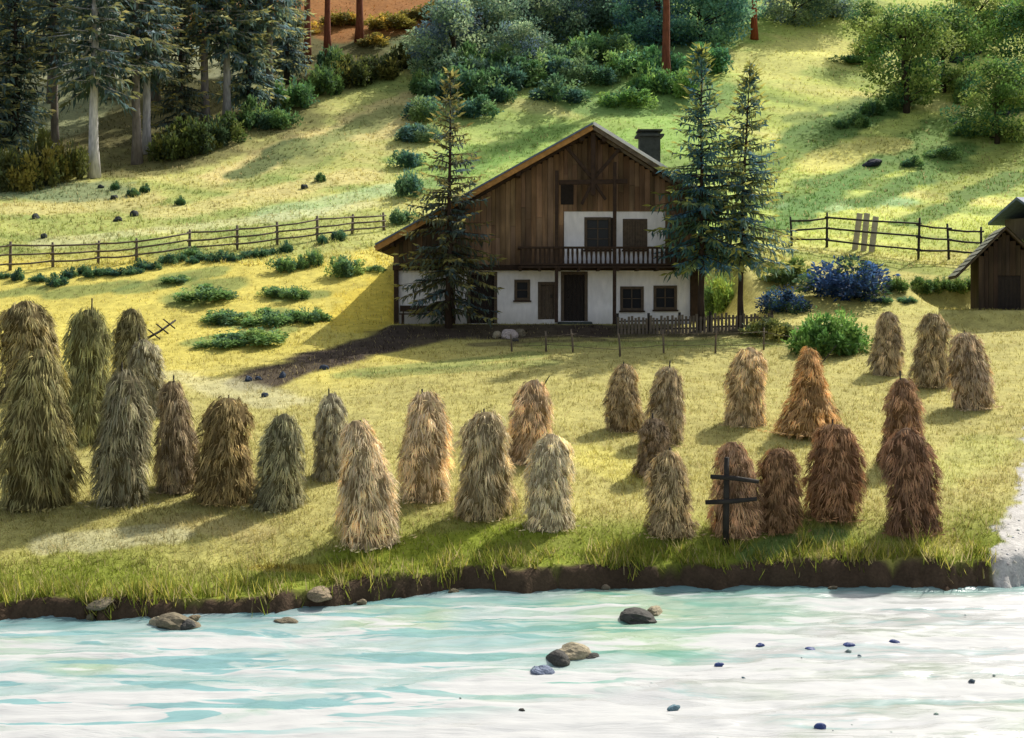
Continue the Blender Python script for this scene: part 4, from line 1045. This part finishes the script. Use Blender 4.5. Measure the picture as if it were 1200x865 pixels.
def build_bushes():
    gcs = [lin(112, 140, 88), lin(142, 160, 96), lin(92, 120, 96)]
    green = [bush_mesh(61, gcs, .13, 20, 110), bush_mesh(62, gcs, .13, 26, 100), bush_mesh(63, gcs, .15, 18, 110)]
    fine = bush_mesh(64, [lin(112, 156, 76), lin(136, 178, 90), lin(96, 140, 70)], .10, 36, 170)
    blue = bush_mesh(65, [lin(62, 86, 134), lin(74, 102, 150), lin(48, 64, 90), lin(96, 120, 86), lin(88, 122, 172)], .10, 30, 110)
    def bush(me, px, base, w, h, label, group=None, colour=(1, 1, 1), name='bush', cat='bush'):
        p = at(px, base); k = p.y / F; o = link_mesh(name, me)
        o.location = (p.x, p.y, p.z - .05); o.scale = (w * k / 2 / .95, w * k / 2 / .95 * .9, h * k / 1.15); o.rotation_euler = (0, 0, RND.random() * 6.28); o.color = (*colour, 1)
        return tag(o, label, cat, group)
    bush(fine, 972, 412, 98, 62, 'round bright green bush between the garden and the haystacks', colour=(.82, .78, .8))
    bush(blue, 992, 347, 120, 54, 'large blue flowering bush in front of the right fence', colour=(.58, .66, .66))
    bush(blue, 918, 364, 62, 34, 'low dark blue bush beside the right spruce trunk', colour=(.5, .6, .58))
    bush(green[0], 845, 366, 50, 56, 'yellow green shrub just right of the chalet corner', colour=(1.3, 1.25, .7))
    bush(green[1], 900, 396, 62, 30, 'brown green bush at the right end of the paling fence', colour=(1.1, .8, .6))
    bush(green[2], 925, 330, 60, 30, 'olive shrub behind the low dark blue bush', colour=(1.1, 1.0, .6))
    for px, w in ((1050, 34), (1078, 32), (1104, 30), (1128, 34)):
        bush(green[px % 3], px, 341, w, 22, 'dark clipped hedge bush in the row leading to the shed', 'hedge row by the shed', (.8, .85, .6))
    for px, w in ((1035, 28), (1062, 26)):
        bush(green[px % 3], px, 354, w, 10, 'low teal plant beneath the hedge row by the shed', 'low plants beneath the hedge', (.9, 1.1, 1.3))
    # row under the left fence
    for px, py in [(5, 326), (22, 328), (45, 329), (66, 334), (82, 325), (98, 321), (110, 324), (125, 321), (140, 322), (155, 320), (166, 315), (182, 315), (198, 309), (212, 306), (225, 308), (238, 304), (250, 306), (262, 305), (275, 305), (290, 301), (305, 301), (318, 298), (335, 295), (378, 286), (398, 281)]:
        bush(green[RND.randrange(3)], px, py, RND.uniform(15, 26), RND.uniform(10, 17), 'small dark blue green shrub along the foot of the left fence', 'shrubs along the left fence', (.55, .72, .9))
    lb = 'low green shrub patch on the yellow meadow left of the chalet'
    for px, py, w, h in [(333, 318, 34, 24), (352, 314, 20, 18), (368, 311, 24, 26), (405, 322, 40, 28), (240, 350, 70, 20), (325, 346, 40, 14), (345, 350, 40, 20), (258, 405, 60, 16), (300, 402, 90, 24), (312, 380, 60, 22), (360, 377, 60, 22), (208, 330, 36, 10), (225, 300, 26, 14), (268, 378, 60, 20), (440, 318, 24, 10)]:
        bush(green[RND.randrange(3)], px, py, w, h, lb, 'low shrubs on the yellow meadow', (1.15, 1.2, 1.05), 'shrub', 'shrub')
    # left hillside tufts
    for px, py, w, h in [(135, 222, 12, 12), (156, 230, 16, 13), (170, 225, 14, 12), (211, 240, 13, 13), (375, 213, 14, 14)]:
        bush(green[RND.randrange(3)], px, py, w, h, 'tiny dark tuft bush on the open left hillside', 'tuft bushes on the left hillside', (.6, .75, .7))
    # forest edge undergrowth
    for px, py, w, h, c in [(15, 222, 60, 60, (1.05, .70, .44)), (48, 218, 50, 70, (.95, .64, .42)), (80, 212, 46, 60, (1.0, .68, .44)), (200, 186, 50, 44, (.7, .56, .38)), (230, 178, 60, 50, (.6, .52, .36)), (262, 168, 50, 40, (.62, .6, .44)),
                            (300, 150, 50, 40, (.7, .8, .7)), (340, 128, 60, 46, (.7, .9, .8)), (380, 112, 50, 46, (.7, .75, .55)), (410, 100, 50, 40, (.66, .5, .34)), (440, 92, 50, 34, (.58, .44, .3)), (470, 82, 46, 34, (.55, .42, .28)), (330, 150, 40, 30, (.75, .9, .8)), (390, 86, 40, 40, (.7, .8, .7))]:
        bush(green[RND.randrange(3)], px, py, w, h, 'brown green undergrowth bush along the lower edge of the left forest', 'undergrowth along the forest edge', c)
    for px, py, w, h in [(300, 46, 60, 34), (345, 40, 60, 24), (400, 30, 60, 20), (455, 34, 60, 22), (500, 24, 60, 20), (525, 12, 50, 16), (440, 54, 40, 16)]:
        bush(green[RND.randrange(3)], px, py, w, h, 'orange autumn bush under the red barked pines', 'orange bushes under the pines', (1.9, 1.0, .5))
    # hill shrubs in the middle
    for px, py, w, h, c in [(490, 165, 50, 26, (.9, 1.0, 1.5)), (478, 195, 40, 24, (.7, .9, 1.3)), (655, 118, 70, 32, (.7, .85, 1.1)), (705, 98, 46, 26, (.7, .85, 1.0)), (520, 118, 50, 40, (.8, .95, 1.1)), (575, 118, 60, 36, (.7, .85, .9)), (560, 136, 50, 26, (.8, 1, 1.2)), (640, 74, 60, 30, (.9, 1.0, 1.4)), (760, 108, 50, 40, (1, 1.2, .9)), (735, 125, 60, 26, (1.1, 1.3, .9)), (805, 112, 50, 40, (1, 1.25, .9)), (480, 230, 40, 40, (.8, .95, 1.3)), (470, 262, 34, 24, (.8, .9, 1.1)),
                            (620, 100, 50, 30, (.9, 1.1, 1)), (500, 140, 60, 34, (.9, 1.0, 1.2)), (540, 112, 70, 40, (.8, .95, 1)), (555, 92, 70, 44, (.9, 1.05, 1)), (598, 104, 70, 40, (.8, .95, 1.05)), (630, 92, 70, 40, (1, 1.1, 1.1)), (662, 96, 60, 36, (.8, .9, 1.2)), (676, 84, 60, 36, (.9, 1, 1.1)), (520, 90, 60, 40, (.9, 1.0, 1.1)), (720, 76, 70, 40, (1, 1.1, 1)), (500, 112, 50, 40, (.7, .8, .7)), (600, 84, 80, 40, (.9, 1, 1)), (770, 90, 60, 40, (.8, 1.15, 1.1)), (830, 84, 60, 40, (.8, 1.15, 1.1)), (690, 70, 60, 40, (1.2, 1.4, 1.3)), (735, 88, 60, 36, (1.2, 1.4, 1.2))]:
        bush(green[RND.randrange(3)], px, py, w, h, 'blue green bush scattered on the hill above the chalet', 'bushes on the hill above the chalet', c)
    for px, py, w, h in [(1005, 148, 30, 18), (1022, 135, 34, 24), (1050, 128, 30, 24), (985, 150, 22, 14), (1105, 185, 40, 16), (1070, 195, 26, 14), (1130, 160, 30, 24), (1160, 150, 30, 20), (1000, 75, 50, 14), (1135, 120, 40, 40), (1185, 130, 40, 50)]:
        bush(green[RND.randrange(3)], px, py, w, h, 'dark green bush on the right hillside near the leafy trees', 'bushes on the right hillside', (.85, 1.0, .85))
    for px, py, w, h in [(590, 376, 26, 12), (610, 374, 28, 14), (545, 378, 26, 12), (705, 374, 22, 16), (762, 372, 40, 10)]:
        bush(green[RND.randrange(3)], px, py, w, h, 'weedy clump at the foot of the chalet front wall', 'weeds at the chalet wall', (1.0, 1.0, .7), 'weed_clump', 'plant')

def build_rocks():
    dk = lin(84, 82, 76, .8); tn = lin(170, 158, 130, .8); gy = lin(126, 116, 94, .8)
    def wp(px, py): d = F * CZ / (py - HY); return Vector(((px - 600) / F * d, d, -.02))
    for px, py, w, h, c, l in [(205, 733, 56, 22, gy, 'flat grey rock standing in the river close to the left bank'), (185, 732, 24, 16, tn, 'small tan rock at the upstream end of the flat river rock'), (222, 735, 26, 16, dk, 'small dark rock at the right end of the flat river rock'), (338, 729, 30, 9, gy, 'low grey rock just breaking the water below the bank'), (750, 725, 54, 17, dk, 'dark wet rock in the river right of centre'), (768, 718, 28, 12, tn, 'tan stone on top of the dark wet river rock'),
                               (672, 768, 46, 22, tn, 'pale tan boulder in the shallow foreground water'), (653, 774, 36, 18, dk, 'dark boulder leaning against the pale tan one'), (692, 770, 22, 10, dk, 'small blue black stone right of the pale tan boulder'), (636, 786, 28, 10, lin(130, 140, 160, .8), 'flat blue grey stone in front of the tan boulder'), (790, 829, 18, 8, lin(120, 150, 160, .8), 'small teal stone in the foreground shallows'), (612, 832, 8, 6, dk, 'lone tiny dark stone in the foreground')]:
        rock(px, py, w, h, c, l, 'rocks in the river', p=wp(px, py), sink=.42)
    rock(376, 699, 42, 13, lin(150, 134, 108, .8), 'tan angular rock on top of the left river bank'); rock(540, 698, 36, 14, gy, 'grey rock in the bank below the middle haystacks'); rock(118, 708, 30, 9, gy, 'grey slab in the bank at the left')
    for i in range(6):
        px = 60 + i * 175 + RND.uniform(-60, 60); x = (px - 600) / F * 26; y = float(bank(np.array([x]))[0]) - RND.uniform(.05, .3); x = (px - 600) / F * y
        rock(px, 0, RND.uniform(8, 16), RND.uniform(5, 9), jit(gy, .3), 'small stone lying at the waterline under the dark bank', 'stones along the waterline', p=Vector((x, y, .0)))
    for px, py, w, h in [(42, 256, 14, 8), (52, 279, 11, 9), (134, 233, 13, 7), (138, 259, 10, 7), (158, 253, 12, 8), (357, 221, 11, 8), (118, 220, 8, 5)]:
        rock(px, py, w, h, lin(60, 66, 64, .8), 'dark stone lying on the open pasture above the left fence', 'stones on the left pasture')
    for px, py, w, h in [(1022, 193, 24, 9), (1062, 100, 30, 10), (1120, 72, 24, 20), (1140, 62, 30, 12), (1130, 152, 28, 14), (1175, 135, 20, 8), (1150, 155, 18, 8)]:
        rock(px, py, w, h, lin(46, 52, 62, .8), 'dark rock among the bushes on the right hillside', 'rocks on the right hillside')
    for px, py, w, h in [(291, 446, 12, 8), (303, 445, 8, 6), (331, 442, 10, 9), (379, 433, 12, 9), (310, 465, 9, 8)]:
        rock(px, py, w, h, lin(66, 78, 96, .8), 'blue grey stone at the lower end of the earth track', 'stones by the earth track')
    for px, py, w, h, c in [(582, 395, 14, 9, tn), (596, 396, 20, 13, lin(190, 176, 168, .8)), (610, 393, 14, 10, gy), (604, 400, 12, 7, dk)]:
        rock(px, py, w, h, c, 'pale stone in the little heap below the chalet front', 'stone heap below the chalet')
    for px, py, w, l in [(842, 779, 12, 'blue grey pebble furthest left in the pale shallows'), (950, 762, 15, 'largest blue grey pebble in the pale shallows'), (994, 757, 15, 'blue grey pebble right of the largest one'), (1048, 753, 13, 'rightmost blue grey pebble in the pale shallows'), (891, 756, 10, 'small blue grey pebble left of the largest one'), (962, 851, 14, 'pale blue pebble at the bottom of the shallows')]:
        rock(px, py, w, w * .5, (1, 1, 1), l, 'blue pebbles in the shallows', 'blue_pebble', M['blue'], p=wp(px, py))
    # loose gravel: far too many to count
    n = 1500; V = []; Q = []; C = []
    tet = np.array([[1, 0, -.3], [-.5, .87, -.3], [-.5, -.87, -.3], [.1, .05, .75], [.6, .6, .3], [-.7, .1, .35], [.3, -.7, .35]])
    fc = np.array([[0, 1, 4], [1, 5, 4], [1, 2, 5], [2, 6, 5], [2, 0, 6], [0, 4, 6], [4, 5, 3], [5, 6, 3], [6, 4, 3]])
    k = 0
    for i in range(n * 4):
        if k >= n: break
        if i < 26:
            d = RND.uniform(17, 26); x = RND.gauss(4.5, 3.2); zz = .01
            if d > float(shore(np.array([x]))[0]) + 1.6: continue
        else:
            d = RND.uniform(25, 50); x = np.interp(d, [24, 27, 31, 40, 50, 58], [10.6, 11.4, 13.6, 17.8, 21.5, 24.5]) + RND.gauss(0, .8)
            if float(track(np.array([x]), np.array([d]))[0]) > 1.05: continue
            zz = hz(x, d)
        r = RND.choice([.02, .02, .03, .03, .04, .06]) * RND.uniform(.7, 1.2)
        a = RND.random() * 6.28; rot = np.array([[math.cos(a), -math.sin(a), 0], [math.sin(a), math.cos(a), 0], [0, 0, .7]])
        V.append((tet * (1 + .25 * np.random.default_rng(i).random((7, 3)))) @ rot.T * r + np.array([x, d, zz])); Q.append(fc + 7 * k)
        t = RND.random(); c = jit((.5, .48, .44), .2) if t < (.15 if i < 26 else .9) else (jit(lin(140, 160, 150, .8), .2) if t < .6 else jit(lin(90, 110, 120, .8), .2))
        C += [c] * 7; k += 1
    me = mesh_np('gravel', np.concatenate(V), np.concatenate(Q), C); me.materials.append(M['rock'])
    tag(link_mesh('gravel', me), 'small grey stones on the pale track and in the shallows', 'gravel', kind='stuff')

# ------------------------------------------------------------------ light and camera
def build_light():
    az, el = math.radians(39), math.radians(45)
    s = Vector((math.sin(az) * math.cos(el), math.cos(az) * math.cos(el), math.sin(el)))
    l = bpy.data.lights.new('sun', 'SUN'); l.energy = 5.3; l.angle = math.radians(.6); l.color = (1, .95, .87)
    o = bpy.data.objects.new('sun', l); col.objects.link(o); o.rotation_euler = (-s).to_track_quat('-Z', 'Y').to_euler(); o.location = (60, 60, 80)
    w = bpy.data.worlds.new('World'); sc.world = w; w.use_nodes = True; nt = w.node_tree
    sky = nt.nodes.new('ShaderNodeTexSky'); sky.sky_type = 'NISHITA'; sky.sun_disc = False; sky.sun_elevation = el; sky.sun_rotation = az
    sky.dust_density = 3.0; sky.air_density = 1.0; sky.ozone_density = .6
    hs = nt.nodes.new('ShaderNodeHueSaturation'); hs.inputs['Saturation'].default_value = .55; nt.links.new(sky.outputs[0], hs.inputs['Color'])
    nt.links.new(hs.outputs[0], nt.nodes['Background'].inputs[0]); nt.nodes['Background'].inputs[1].default_value = .175
    cam = bpy.data.cameras.new('camera'); c = bpy.data.objects.new('camera', cam); col.objects.link(c)
    c.location = (0, 0, CZ); c.rotation_euler = (math.radians(90), 0, 0)
    cam.sensor_width = 36; cam.lens = 36 * F / 1200; cam.shift_y = (HY - 432.5) / 1200; cam.clip_end = 2000; cam.clip_start = .1
    sc.camera = c
    sc.view_settings.view_transform = 'Standard'; sc.view_settings.look = 'None'; sc.view_settings.exposure = 0

build_light(); build_ground(); build_river(); build_grass()
build_chalet(); build_shed(); build_fences(); build_stacks(); build_trees(); build_bushes(); build_rocks()
